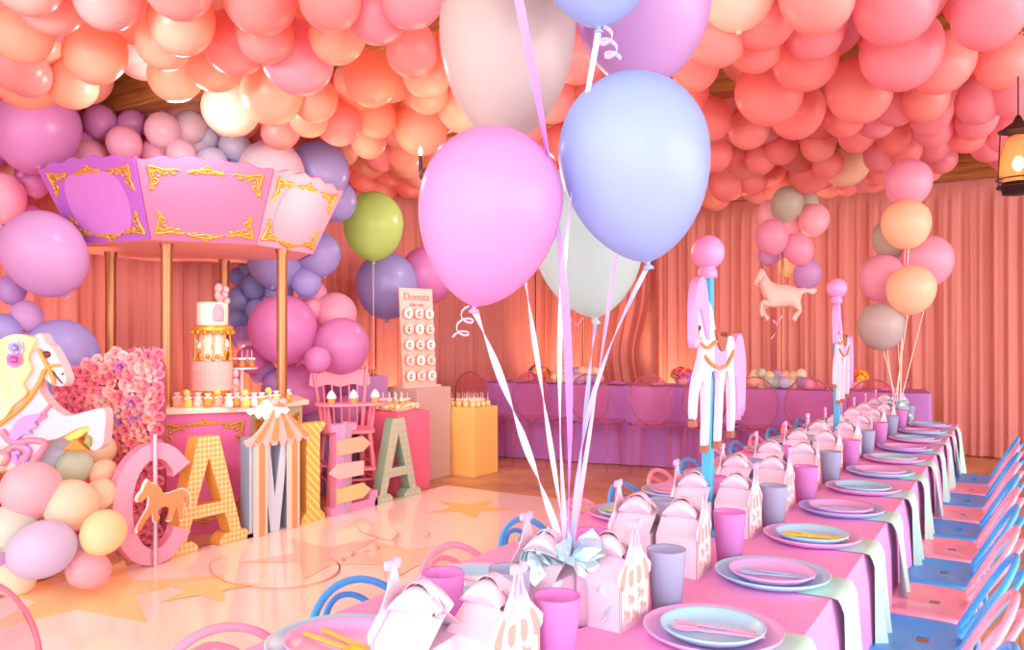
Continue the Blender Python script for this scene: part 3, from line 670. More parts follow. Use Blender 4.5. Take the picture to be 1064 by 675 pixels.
rl(mb, [(46, 362), (54, 378), (60, 390), (62, 399)], .012); rl(mb, [(50, 386), (58, 380), (68, 379)], .009); rl(mb, [(52, 384), (45, 400), (30, 420), (8, 438), (-6, 444)], .015)
mb.build('bridle', m_brid, horse)
MB().prism(smooth2(hp((17, 452), (24, 438), (33, 431), (50, 429), (44, 437), (46, 441), (38, 446), (40, 449), (30, 451), (24, 456)), 3), .04, (0, -.06, 0), (1, 0, 0), (0, 0, 1)).build('saddle_wing', m_sad, horse, bev=.01)
mb = MB(); rl(mb, [(8, 446), (20, 458), (40, 456), (52, 459), (47, 470), (36, 482), (28, 478), (36, 468), (22, 462), (10, 470)], .022)
rl(mb, [(0, 478), (6, 468), (14, 472), (10, 480), (4, 477)], .02); rl(mb, [(54, 430), (44, 436), (58, 420)], .012); mb.build('saddle_scroll', m_scr, horse)
mb = MB(); rl(mb, [(28, 462), (36, 466), (32, 476), (24, 478), (22, 470), (28, 468)], .02); mb.build('saddle_curl', m_sad, horse)
MB().prism(smooth2(hp((66, 452), (72, 444), (84, 440), (98, 437), (97, 447), (90, 450), (82, 456), (74, 458)), 3), .09, (0, .02, 0), (1, 0, 0), (0, 0, 1)).build('fetlock_fur', m_y, horse, bev=.02)
MB().prism(hp((69, 467), (80, 455), (85, 455), (97, 467)), .1, (0, -.01, 0), (1, 0, 0), (0, 0, 1)).build('hoof', m_hoof, horse, bev=.012)
MB().prism(hp((92, 458), (97, 450), (101, 455), (99, 464)), .1, (0, -.02, 0), (1, 0, 0), (0, 0, 1)).build('hoof', mat('hoof_green', '#8CA060', .4), horse, bev=.01)
mb = MB(); x, z = hp((52.5, 368))[0]; mb.ball((x, -.05, z), .026, 12, (1.3, .5, .9)); mb.build('eye', m_eye, horse)
mb = MB(); rl(mb, [(70, 398), (64, 391), (60, 385)], .005, -.053); x, z = hp((70, 388))[0]; mb.ball((x, -.052, z), .008, 8); mb.build('mouth', m_eye, horse)
for (px, py, kk) in ((26, 361, 'rose_ice'), (25, 373, 'rose_lilac')):
    me = ROSE[0].copy(); me.materials[0] = mat(kk, '#C4C4E8' if 'ice' in kk else '#D88CD0', .6); o = bpy.data.objects.new('hair_rose', me); COL.objects.link(o); o.parent = horse
    x, z = hp((px, py))[0]; o.location = (x, -.09, z); o.scale = (.05,)*3; o.rotation_euler = (PI/2, 0, 0)
MB().cyl(((15-50)*hs, .03, 0), ((15-50)*hs, .03, 1.25), .025, n=14).build('support_pole', m_gold, horse)
MB().lathe([(.2, 0), (.2, .015), (.03, .03)], ((15-50)*hs, .03, 0), 24).build('base_plate', m_gold, horse)

# ================================================================ LETTERS
XLT = -4.83
def ly(px): return PX(px, XLT).y
def letter(nm, px0, px1, h, th, polys, m_front, m_side, label, serif=None):
    y0, y1 = ly(px0), ly(px1); W_ = y1-y0
    t = thing(nm, label, 'letter', (XLT, y0, .021), PI/2, 'standing letters spelling the name')
    mb = MB(); fr = MB()
    for poly in polys:
        mb.prism([(x*W_, y*h) for x, y in poly], th, (0, th/2, 0), (1, 0, 0), (0, 0, 1))
        fr.prism([(x*W_, y*h) for x, y in poly], .006, (0, -.003, 0), (1, 0, 0), (0, 0, 1))
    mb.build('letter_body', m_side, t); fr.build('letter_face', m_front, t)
    return t, W_
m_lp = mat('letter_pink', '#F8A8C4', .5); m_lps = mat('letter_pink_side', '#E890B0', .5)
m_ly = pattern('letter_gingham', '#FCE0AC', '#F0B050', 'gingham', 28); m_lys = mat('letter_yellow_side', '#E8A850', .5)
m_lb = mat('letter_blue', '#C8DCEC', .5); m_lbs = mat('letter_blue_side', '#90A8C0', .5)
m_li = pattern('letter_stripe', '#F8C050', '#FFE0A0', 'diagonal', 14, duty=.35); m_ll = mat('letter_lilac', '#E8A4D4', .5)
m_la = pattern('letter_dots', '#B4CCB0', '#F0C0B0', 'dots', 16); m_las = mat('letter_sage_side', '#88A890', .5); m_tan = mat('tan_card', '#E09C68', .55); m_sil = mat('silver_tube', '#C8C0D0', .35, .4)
# C
def arc(cx, cy, rx, ry, a0, a1, n=30): return [(cx+rx*math.cos(math.radians(a0+(a1-a0)*i/n)), cy+ry*math.sin(math.radians(a0+(a1-a0)*i/n))) for i in range(n+1)]
Cpoly = arc(.55, .5, .53, .5, 38, 322)+arc(.55, .5, .30, .33, 322, 38)
Cpoly = [(.97, .80)]+arc(.52, .5, .52, .5, 45, 315)+[(.97, .21), (.74, .29)]+arc(.52, .5, .29, .37, 320, 40)+[(.74, .70)]
tC, WC = letter('letter_c', 111, 194, .80, .07, [Cpoly], m_lp, m_lps, 'large pink letter C with a silver pole and a tan horse cutout')
tC.location.x += .06
MB().cyl((.48*WC, -.03, 0), (.48*WC, -.03, .86), .014, n=12).build('silver_pole', m_sil, tC)
HS = [(0, .62), (.03, .72), (.10, .80), (.14, .92), (.20, 1.0), (.24, .93), (.32, .90), (.42, .80), (.47, .68), (.58, .66), (.70, .68), (.80, .70), (.88, .68), (.96, .58), (.99, .42), (.97, .28), (.92, .34), (.93, .46), (.88, .54), (.84, .46), (.88, .34), (.84, .20), (.86, .06), (.78, .06), (.76, .20), (.72, .34), (.68, .24), (.62, .10), (.54, .10), (.56, .18), (.60, .34), (.52, .40), (.42, .38), (.36, .30), (.40, .18), (.33, .12), (.30, .20), (.28, .32), (.22, .28), (.10, .12), (.04, .0), (.0, .04), (.05, .18), (.14, .34), (.20, .46), (.22, .60), (.20, .70), (.12, .64), (.06, .58)]
def hs(sx, sy, dx=0, dy=0, g=1.): return smooth2([((x-.5)*sx*g+.5*sx+dx, (y-.5)*sy*g+.5*sy+dy) for x, y in HS], 2)
hc = MB().prism(hs(.66*WC, .31, .24*WC, .26), .012, (0, -.055, 0), (1, 0, 0), (0, 0, 1)).build('horse_cutout', m_tan, tC)
MB().prism(hs(.66*WC, .31, .24*WC, .26, 1.09), .01, (0, -.045, 0), (1, 0, 0), (0, 0, 1)).build('white_border', m_white, hc)
# A
def Apolys(): 
    L_ = [[(.11, .10), (.24, .10), (.5, .82), (.5, 1), (.38, 1)]]; R_ = [[(1-x, y) for x, y in L_[0]][::-1]]
    return L_+R_+[[(.309, .29), (.691, .29), (.652, .40), (.348, .40)], [(0, 0), (.37, 0), (.37, .05), (.30, .10), (.05, .10), (0, .05)], [(.63, 0), (1, 0), (1, .05), (.95, .10), (.70, .10), (.63, .05)]]
tA, WA = letter('letter_a', 170, 259, .79, .11, Apolys(), m_ly, m_lys, 'large yellow gingham letter A in front of the magenta counter')
# M
tM, WM = letter('letter_m', 259, 309, .74, .1, [[(0, 0), (.22, 0), (.22, 1), (0, 1)], [(.22, 1), (.42, .0), (.60, .0), (.8, 1), (.66, 1), (.51, .35), (.38, 1)], [(.8, 0), (1, 0), (1, 1), (.8, 1)], [(-.05, 0), (.30, 0), (.30, .04), (-.05, .04)][:4]], m_lb, m_lbs, 'large pale blue letter M under a striped carousel tent cutout')
tent = [(.5*WM, .98)]; cx = .5*WM; hw = WM*.68
roof = [(cx, 1.02), (cx+.03, .99)]+[(cx+.03+(hw-.03)*t, .99-.24*(1-(1-t)**1.8)-.02*t) for t in (.25, .5, .75, 1)]
sc_ = []
for i in range(8):
    x0 = cx+hw-2*hw*i/8; x1 = cx+hw-2*hw*(i+1)/8
    sc_ += [(x0, .715), (x0*.75+x1*.25, .685-.015*math.sin(PI*i/7)), (x0*.25+x1*.75, .685-.015*math.sin(PI*i/7))]
roofp = roof+sc_+[(cx-hw, .715)]+[(2*cx-x, y) for x, y in roof[::-1]]
tn = MB().prism(roofp, .015, (0, -.05, 0), (1, 0, 0), (0, 0, 1)).build('tent_roof', mat('tent_pink', '#FFC4B8', .5), tM)
mb = MB()
for i in (1, 3, 5, 7):
    x0 = cx-hw+2*hw*(i-.0)/8-hw*.0; x1 = x0+hw*.22
    mb.prism([(cx+(x0-cx)*.08, .985), (cx+(x1-cx)*.08, .985), (cx+(x1-cx)*.45, .86), (x1, .72), ((x0+x1)/2, .70), (x0, .72), (cx+(x0-cx)*.45, .86)], .006, (0, -.062, 0), (1, 0, 0), (0, 0, 1))
mb.build('tent_stripe', m_tan, tn)
for s in (0, 1):
    x0 = .04*WM if s == 0 else .72*WM
    leg = MB().prism([(x0, 0), (x0+.26*WM, 0), (x0+.26*WM, .70), (x0, .70)], .012, (0, -.03, 0), (1, 0, 0), (0, 0, 1)).build('tent_side_curtain', mat('tent_pale', '#FFD8CC', .5), tM)
    MB().prism([(x0+.09*WM, .0), (x0+.2*WM, .0), (x0+.2*WM, .70), (x0+.09*WM, .70)], .006, (0, -.038, 0), (1, 0, 0), (0, 0, 1)).build('curtain_stripe', m_tan, leg)
b = MB(); 
for s in (-1, 1): b.ball((cx+s*.04, -.06, 1.0), .03, 8, (1.4, .5, .8))
b.build('bow', mat('bow_blush', '#FFC0B8', .5), tM)
# I
tI, WI = letter('letter_i', 313, 337, .80, .09, [[(.0, 0), (1, 0), (1, .05), (.8, .11), (.2, .11), (0, .05)], [(.22, .11), (.78, .11), (.78, .89), (.22, .89)], [(.2, .89), (.8, .89), (1, .95), (1, 1), (0, 1), (0, .95)]], m_li, m_lys, 'yellow striped letter I between the tent letter and the high chair')
# L with arrow signs
tL, WL = letter('letter_l', 344, 392, .76, .08, [[(0, 0), (1, 0), (1, .18), (.82, .18), (.80, .09), (.42, .09), (.42, .92), (.52, .92), (.52, 1), (0, 1), (0, .92), (.10, .92), (.10, .09), (0, .09)]], m_ll, m_lps, 'lilac pink letter L with three wooden arrow signs on a post')
MB().box((.27*WL, -.02, .39), (.035, .03, .78)).build('sign_post', m_sil, tL)
for i, (zz, d, c) in enumerate(((.57, 1, 'arrow_peach'), (.37, -1, 'arrow_pink'), (.17, 1, 'arrow_gold'))):
    w = .40; x0 = .02 if d > 0 else -.07
    p = [(0, -.06), (w*.75, -.06), (w, 0), (w*.75, .07), (0, .06)]; 
    if d < 0: p = [(w-x, y) for x, y in p][::-1]
    MB().prism([(x0+x, zz+y) for x, y in p], .018, (0, -.05, 0), (1, 0, 0), (0, 0, 1)).build('arrow_sign', mat(c, ('#FFC0A0', '#FFC8C0', '#FFD090')[i], .5), tL)
# A two
tA2, WA2 = letter('letter_a', 389, 437, .75, .09, Apolys(), m_la, m_las, 'sage green polka dot letter A, last in the row by the pink box')
# ================================================================ PEDESTALS
def pedestal(x0, x1, y0, y1, h, m, label):
    t = MB().box(((x0+x1)/2, (y0+y1)/2, h/2), (x1-x0, y1-y0, h)).build('display_plinth', m, bev=.006); return tag(t, label, 'plinth', 'painted box plinths')
m_pb = mat('plinth_pink', '#F07898', .55); m_gy = mat('plinth_taupe', '#CCB0A8', .6); m_yl = mat('plinth_yellow', '#FFD078', .55); m_pl = mat('plinth_lilac', '#B888C4', .6)
pedestal(-5.47, -4.99, 5.77, 6.26, .79, m_pb, 'pink box plinth holding the tray of cake pops behind the sage letter')
pedestal(-5.80, -5.27, 6.40, 6.98, .98, m_gy, 'tall taupe box plinth under the donut board')
pedestal(-5.42, -4.97, 7.0, 7.46, .75, m_yl, 'yellow box plinth with a row of cake pops on top')
pedestal(-6.05, -5.6, 5.85, 6.32, 1.12, m_pl, 'lilac box plinth behind the high chair with bow-tied sweets')
m_tray = mat('tray_cream', '#FFE8D0', .5); m_gb = mat('gold_bow', '#E0B060', .4); m_pop = mat('popcorn', '#FFEAC0', .7)
def sweets(label, x0, x1, y0, y1, z, n, m, cat='cake pop', gname='bow-tied cake pops', h=.0):
    lab0 = label
    rr = random.Random(n*7)
    nx = max(1, round(math.sqrt(n*(x1-x0)/(y1-y0)))); ny = math.ceil(n/nx); k = 0
    for i in range(nx):
        for j in range(ny):
            if k >= n: return
            k += 1; x = x0+(x1-x0)*(i+.5)/nx; y = y0+(y1-y0)*(j+.5)/ny
            label = lab0 + ', %s from the left, %s from the front' % (nth(j+1), nth(nx-i)); t = thing('cake_pop', label, cat, (x, y, z), rr.uniform(0, 6), gname); treat_in(t, m)
def treat_in(t, m):
    MB().lathe([(.001, 0), (.026, .003), (.03, .02), (.028, .05), (.012, .066), (.001, .068)], n=10, cap=False).build('cake_ball', m, t)
    MB().cyl((0, 0, .06), (0, 0, .15), .003, n=6).build('stick', m_stick, t)
    b = MB()
    for d in (-1, 1): b.ball((0, d*.018, .08), .014, 8, (.5, 1.3, .8))
    b.build('bow', m_bow, t)
sweets('brown cake pop on the lilac plinth', -5.95, -5.65, 5.9, 6.28, 1.12, 9, m_choc, gname='cake pops on the lilac plinth')
sweets('pale yellow cake pop on the yellow plinth', -5.38, -5.0, 7.04, 7.42, .75, 16, mat('pop_butter', '#FFE0A0', .5), gname='cake pops on the yellow plinth')
# tray of popcorn sweets on the pink plinth
t = thing('sweets_tray', 'low cream tray heaped with popcorn on the pink plinth', 'tray', (-5.23, 6.015, .79), 0)
MB().lathe([(.19, 0), (.21, .015), (.215, .03), (.2, .03)], n=4, cap=True).build('tray', m_tray, t).rotation_euler = (0, 0, PI/4)
mb = MB(); rr = random.Random(3)
for i in range(230):
    x, y = rr.uniform(-.18, .18), rr.uniform(-.18, .18); mb.ball((x, y, .03+rr.uniform(0, .035)), rr.uniform(.012, .02), 6, (1, 1.2, .9))
mb.build('popcorn', m_pop, t)['kind'] = 'stuff'
sweets('golden cake pop in the popcorn tray', -5.4, -5.06, 5.84, 6.19, .82, 14, mat('pop_gold', '#E8B870', .5), gname='cake pops in the popcorn tray')

# ================================================================ DONUT BOARD
db = PX(436, -5.48); m_board = mat('board_pink', '#FFC4B4', .55); m_ltr = mat('lettering_rose', '#E07888', .6)
dn = thing('donut_board', 'tall leaning pink board with five rows of three donuts on pegs', 'donut board', (-5.45, 6.66, .98), PI/2-.25)
MB().box((0, .04, .012), (.50, .2, .024)).build('board_foot', m_board, dn, bev=.004)
TM = Matrix.Rotation(-.07, 3, 'X')
MB().box(TM @ Vector((0, 0, .54)), (.44, .02, 1.06), M=TM).build('peg_board', m_board, dn, bev=.006)
def text_mesh(body, size, m, name, parent, loc, rot, ext=.002, font=None):
    c = bpy.data.curves.new('t', 'FONT'); c.body = body; c.size = size; c.extrude = ext; c.align_x = 'CENTER'; c.resolution_u = 3
    o = bpy.data.objects.new('t', c); COL.objects.link(o); dg = bpy.context.evaluated_depsgraph_get()
    me = bpy.data.meshes.new_from_object(o.evaluated_get(dg)); bpy.data.objects.remove(o); me.materials.clear(); me.materials.append(m)
    q = bpy.data.objects.new(name, me); COL.objects.link(q); q.parent = parent; q.location = loc; q.rotation_euler = rot; return q
text_mesh('Donuts', .115, m_ltr, 'lettering', dn, TM @ Vector((0, -.014, .94)), (PI/2-.07, 0, 0))
text_mesh('take one', .055, m_ltr, 'lettering', dn, TM @ Vector((0, -.014, .875)), (PI/2-.07, 0, 0))
m_don = [mat('glaze_white', '#FFF0EC', .3), mat('glaze_blush', '#FFD8D4', .3)]; m_dough = mat('dough', '#D8A070', .6); m_peg = mat('peg_white', '#FFE8E0', .4)
for i in range(5):
    for j in range(3):
        p = TM @ Vector(((j-1)*.14, -.012, .79-i*.168)); q = TM @ Vector((0, -1, 0))
        MB().cyl(p, p+q*.07, .012, n=8).build('peg', m_peg, dn)
        row = ['top', 'second', 'middle', 'fourth', 'bottom'][i]; colm = ['left', 'centre', 'right'][j]
        R = Matrix.Rotation(PI/2-.25, 3, 'Z'); wp = R @ (p+q*.024)+Vector((-5.45, 6.66, .98))
        d = thing('donut', 'glazed donut on the %s peg of the %s row of the board' % (colm, row), 'donut', wp, PI/2-.25, 'donuts hanging on the board')
        mb = MB(); ring = [(.041*math.cos(a*PI/10), .0, .041*math.sin(a*PI/10)) for a in range(20)]
        mb.tube(ring, .021, 10, True).build('dough', m_dough, d)
        MB().tube([(x, -.009, z) for x, y, z in ring], .019, 10, True).build('icing', m_don[(i+j) % 2], d)

# ================================================================ HIGH CHAIR
m_hcp = mat('highchair_pink', '#FF98AC', .4)
hb = PH(352, 524, 0); hb = PX(357, -5.05)
HCX, HCY = -5.27, 5.38
hc = thing('high_chair', 'pink wooden high chair with carved crest rail and spindle back', 'high chair', (HCX, HCY, 0), -.55)
def leg(x0, y0, x1, y1, z1):
    return MB().lathe([(.014, 0), (.02, .03), (.016, .09), (.022, .2), (.026, .35), (.02, .5), (.024, (Vector((x1, y1, z1))-Vector((x0, y0, 0))).length)], (x0, y0, 0), 12, (x1-x0, y1-y0, z1))
for sx in (-1, 1):
    for sy in (-1, 1): leg(.235*sx, .235*sy, .16*sx, .17*sy, .64).build('leg', m_hcp, hc)
for zz in (.22, .36):
    k = .235-.07*zz/.64
    for s in (-1, 1):
        MB().cyl((-k, k*s*1.04, zz), (k, k*s*1.04, zz), .012).build('side_stretcher', m_hcp, hc)
MB().cyl((.21, -.21, .22), (.21, .21, .22), .012).build('front_stretcher', m_hcp, hc); MB().cyl((-.2, -.2, .3), (-.2, .2, .3), .012).build('rear_stretcher', m_hcp, hc)
MB().box((.27, 0, .33), (.14, .36, .02)).build('footrest', m_hcp, hc, bev=.006)
MB().prism(smooth2([(-.2, -.2), (.2, -.21), (.22, 0), (.2, .21), (-.2, .2)], 4), .035, (0, 0, .655), (1, 0, 0), (0, 1, 0)).build('seat', m_hcp, hc, bev=.008)
for s in (-1, 1):
    MB().lathe([(.016, 0), (.02, .2), (.014, .3), (.018, .56)], (-.17, s*.19, .66), 10, (-.16, s*.12, 1)).build('back_post', m_hcp, hc)
    MB().lathe([(.014, 0), (.018, .1), (.013, .23)], (.14, s*.19, .66), 10, (.1, s*.1, 1)).build('arm_post', m_hcp, hc)
    MB().lathe([(.012, 0), (.016, .1), (.012, .23)], (.0, s*.2, .66), 10, (.05, s*.1, 1)).build('arm_post', m_hcp, hc)
    MB().tube(catmull([(-.2, s*.22, .88), (0, s*.24, .89), (.18, s*.24, .89)], 4), .018, 8).build('arm', m_hcp, hc)
for k in range(5):
    y = (k-2)*.072; MB().cyl((-.18, y, .66), (-.255, y*1.15, 1.07), .008).build('back_spindle', m_hcp, hc)
crest = [(-.29, 0), (-.29, .06), (-.27, .13), (-.2, .145), (-.1, .13), (0, .15), (.1, .13), (.2, .145), (.27, .13), (.29, .06), (.29, 0), (.22, -.02), (.12, .005), (0, -.02), (-.12, .005), (-.22, -.02)]
MB().prism(smooth2(crest, 3), .025, (-.26, 0, 1.06), (0, 1, 0), (-.1, 0, 1)).build('crest_rail', m_hcp, hc, bev=.006)
MB().prism(smooth2([(.06, -.3), (.26, -.33), (.36, -.2), (.38, 0), (.36, .2), (.26, .33), (.06, .3), (.12, .15), (.13, 0), (.12, -.15)], 4), .022, (0, 0, .912), (1, 0, 0), (0, 1, 0)).build('tray', m_hcp, hc, bev=.006)
for i, dy in enumerate((-.2, 0.0, .2)):
    R = Matrix.Rotation(-.55, 3, 'Z') @ Vector((.24, dy, .923)); loc = Vector((HCX, HCY, 0))+R
    t = thing('cupcake', 'frosted cupcake on the high chair tray, %s' % ('leftmost', 'in the middle', 'rightmost')[i], 'cupcake', loc, 0, 'cupcakes on the high chair tray')
    MB().lathe([(.028, 0), (.038, .045)], n=20).build('wrapper', mat('wrapper_gold', '#F0A860', .5), t)
    MB().lathe([(.04, .045), (.045, .058), (.04, .072), (.034, .078), (.034, .088), (.024, .096), (.022, .104), (.001, .122)], n=20, cap=False).build('frosting', mat('frosting_white', '#FFF0F4', .5), t)

# ================================================================ BACK TABLE
m_bc = noise_mix(mat('magenta_cloth', '#B070C4', .5), '#A466BC', '#BC80D0', 3, 3, .3, .7, .15, (1, 1, .4)); m_bcs = m_bc
BL = Vector((PZ(503, 352, 10.2).x, PZ(503, 352, 10.2).y, 0)); BR = Vector((PZ(967, 352, 8.11).x, PZ(967, 352, 8.11).y, 0))
bd = (BR-BL); BLEN = bd.length; brz = math.atan2(bd.y, bd.x); HT = .94
bt = thing('banquet_table', 'long back table covered with a magenta cloth hanging to the floor', 'table', BL, brz)
TD = .85
MB().box((BLEN/2, TD/2, HT-.03), (BLEN-.04, TD-.04, .03)).build('tabletop', m_wood, bt)
for x in (.25, BLEN-.25):
    for y in (.12, TD-.12): MB().box((x, y, (HT-.045)/2), (.05, .05, HT-.045)).build('leg', m_wood, bt)
def bcloth():
    mb = MB(); r = .01; per = 2*(BLEN+TD); n = 560
    def pt(s):
        s = s % per
        if s < BLEN: return (s, 0, 0, -1)
        s -= BLEN
        if s < TD: return (BLEN, s, 1, 0)
        s -= TD
        if s < BLEN: return (BLEN-s, TD, 0, 1)
        return (0, TD-(s-BLEN), -1, 0)
    vs = []; rows = 9
    for j in range(rows+1):
        v = j/rows
        for i in range(n):
            s = per*i/n; x, y, nx, ny = pt(s)
            a = (.005+.045*v)*(.6*math.sin(s*5.2+math.sin(s*1.7))+.4*math.sin(s*13+v)); d = .03*v+max(-.02, a)
            vs.append((x+nx*d, y+ny*d, HT-.002-(HT-.012)*v))
    fs = [(j*n+i, j*n+(i+1) % n, (j+1)*n+(i+1) % n, (j+1)*n+i) for j in range(rows) for i in range(n)]
    mb.add(vs, fs, True); mb.add([(0, 0, HT-.002), (BLEN, 0, HT-.002), (BLEN, TD, HT-.002), (0, TD, HT-.002)], [(0, 1, 2, 3)])
    return mb
clo = bcloth().build('tablecloth', m_bc, bt)
def BT(s, d, z=HT): v = Matrix.Rotation(brz, 3, 'Z') @ Vector((s, d, 0)); return (BL.x+v.x, BL.y+v.y, z)
def bs(px, d=0.0):
    """distance along the back table for a photo column"""
    u = (px-532)/FPX; best = min(range(0, 560), key=lambda i: abs((lambda p: ((p[0]*CA+p[1]*SA)/(-p[0]*SA+p[1]*CA)) - u)(BT(i*.01-.2, d))))
    return best*.01-.2
# place settings, napkins
m_pw = mat('plate_rose', '#F4A0C0', .3); m_nap = mat('napkin_orchid', '#C870B8', .6); m_gobl = mat('glass_pink', '#FFD0DC', .05, trans=.85, ior=1.3)
for i, px in enumerate((505, 540, 575, 640, 685, 725, 770, 845, 925)):
    s = bs(px, .2); t = thing('plate', 'rose pink plate on the back table, %s from its left end' % ('first' if i == 0 else ORD[i]), 'plate', BT(s, .22), brz, 'plates on the back table')
    MB().lathe([(.001, .003), (.09, .003), (.125, .014), (.128, .016), (.09, .006)], n=28, cap=False).build('plate_dish', m_pw, t)
    t = thing('napkin', 'rolled orchid napkin lying on the %s back table plate from the left' % ('first' if i == 0 else ORD[i]), 'napkin', BT(s, .22, HT+.016), brz+.3*(i % 3-1), 'napkins on the back table plates')
    mb = MB(); mb.grid(lambda u, v: ((u-.5)*.22, .03*math.cos(v*PI)*(1-.3*abs(u-.5)), .035*math.sin(v*PI)*(.6+.4*math.cos((u-.5)*6))+.003), 12, 8); mb.build('folded_cloth', m_nap, t, solid=.004)
    if i % 2 == 0:
        t = thing('goblet', 'small clear pink goblet behind the %s back table plate from the left' % ('first' if i == 0 else ORD[i]), 'glass', BT(s+.17, .33), 0, 'goblets on the back table')
        MB().lathe([(.03, 0), (.03, .004), (.005, .01), (.005, .06), (.028, .085), (.032, .13), (.030, .13), (.025, .088), (.001, .07)], n=18, cap=False).build('bowl_and_stem', m_gobl, t)
# bouquets
def bouquet(px, lab, seed, cols, r=.17):
    s = bs(px, .45); t = thing('bouquet', lab, 'flower arrangement', BT(s, .45), 0, 'flower bowls on the back table')
    MB().lathe([(.05, 0), (.07, .01), (.09, .06), (.085, .09), (.08, .09)], n=20).build('bowl', mat('bowl_pink', '#F0A0B0', .4), t)
    rr = random.Random(seed)
    for k in range(22):
        a = rr.uniform(0, 2*PI); e = math.acos(rr.uniform(0, 1)); d = Vector((math.sin(e)*math.cos(a), math.sin(e)*math.sin(a), math.cos(e)*.8))
        key = rr.choice(cols); me = FL[key]; o = bpy.data.objects.new('flower', me); COL.objects.link(o); o.parent = t
        o.location = Vector((0, 0, .09))+d*r*.85; o.scale = (rr.uniform(.035, .05),)*3; o.rotation_euler = d.to_track_quat('Z', 'Y').to_euler()
FL = {}
for k, h in (('yellow', '#FFC840'), ('pink', '#F06890'), ('lilac', '#C890E0'), ('orange', '#FF9858')):
    me = ROSE[0].copy(); me.materials[0] = mat('flower_'+k, h, .6); FL[k] = me
bouquet(560, 'yellow and pink flower bowl on the back table seen between the ribbons', 1, ['yellow', 'pink', 'orange', 'lilac'])
bouquet(709, 'yellow and lilac flower bowl on the back table left of the carousel post', 2, ['yellow', 'lilac', 'yellow', 'pink'])
bouquet(888, 'yellow and coral flower bowl on the back table by the far post', 3, ['yellow', 'orange', 'pink'])
# hobby horse centrepieces
m_ph = mat('blush_horse', '#FFC8BC', .45)
def horse3d(L, parent, m, name='horse_body'):
    """galloping horse facing -x, skinned"""
    V_ = [(0, 0, 0, .15), (-.22, 0, .02, .15), (-.40, 0, .12, .13), (-.52, 0, .30, .095), (-.58, 0, .44, .07), (-.67, 0, .34, .055), (-.75, 0, .20, .042), (.22, 0, .02, .15), (.38, 0, .0, .135),
          (-.36, .09, -.12, .06), (-.52, .09, -.20, .04), (-.42, .09, -.36, .03), (-.34, .09, -.42, .035),
          (-.34, -.09, -.12, .06), (-.58, -.09, -.10, .04), (-.62, -.09, -.28, .03), (-.54, -.09, -.36, .035),
          (.42, .09, -.14, .07), (.56, .09, -.24, .045), (.42, .09, -.38, .03), (.36, .09, -.46, .035),
          (.38, -.09, -.14, .07), (.50, -.09, -.26, .045), (.34, -.09, -.34, .03), (.28, -.09, -.44, .035),
          (.54, 0, .10, .04), (.70, 0, .16, .05), (.86, 0, .10, .05), (.98, 0, .14, .02), (-.56, .03, .53, .02), (-.56, -.03, .53, .02)]
    E_ = [(0, 1), (1, 2), (2, 3), (3, 4), (4, 5), (5, 6), (0, 7), (7, 8), (1, 9), (9, 10), (10, 11), (11, 12), (1, 13), (13, 14), (14, 15), (15, 16), (8, 17), (17, 18), (18, 19), (19, 20), (8, 21), (21, 22), (22, 23), (23, 24), (8, 25), (25, 26), (26, 27), (27, 28), (4, 29), (4, 30)]
    me = bpy.data.meshes.new(name); me.from_pydata([(x*L, y*L, z*L) for x, y, z, r in V_], E_, []); me.materials.append(m)
    o = bpy.data.objects.new(name, me); COL.objects.link(o); o.parent = parent
    k = o.modifiers.new('skin', 'SKIN'); k.use_smooth_shade = True
    for i, v in enumerate(me.skin_vertices[0].data): v.radius = (V_[i][3]*L*1.5, V_[i][3]*L*1.5); v.use_root = (i == 0)
    s = o.modifiers.new('s', 'SUBSURF'); s.levels = 2; s.render_levels = 2; return o
def centrepiece(px, lab, d, mirror=False, garl=True):
    s = bs(px, d); t = thing('carousel_horse_centrepiece', lab, 'centrepiece', BT(s, d), YAW, 'horse centrepieces on the back table')
    MB().lathe([(.11, 0), (.11, .02), (.03, .03)], n=24).build('base', m_gold, t); MB().cyl((0, 0, .02), (0, 0, 1.8), .016, n=12).build('gold_pole', m_gold, t)
    g = bpy.data.objects.new('horse', None)
    h = horse3d(.41, t, m_ph); h.location = (-.01, -.0, 1.04); h.scale = (1, 1, 1.5)
    mb = MB()
    for i in range(7): a = i/6; mb.ball((-.24+.13*a-.0, 0, 1.29-.19*a+.0), .034, 8, (1, .8, 1.3))
    mb.build('mane', mat('mane_blush', '#FFB4A8', .5), t)
    MB().tube(catmull([(-.33, -.035, 1.17), (-.27, -.045, 1.2), (-.22, -.05, 1.27)], 4), .006, 6).build('bridle', mat('bridle_rose', '#E08888', .5), t)
    rb = MB(); rb.strip(catmull([(0, -.02, .84), (-.08, -.04, .74), (-.12, -.03, .78), (-.06, -.03, .70), (-.1, -.04, .62), (-.14, -.03, .56)], 5), .02, tw=1.2); rb.build('ribbon', mat('ribbon_mauve', '#D898C0', .4), t)
    return t, s
cp, s1 = centrepiece(813, 'blush galloping horse on a gold pole at the right end of the back table', .42)
cp2, s2 = centrepiece(606, 'carousel horse centrepiece on the back table partly hidden by the mint balloon', .42)
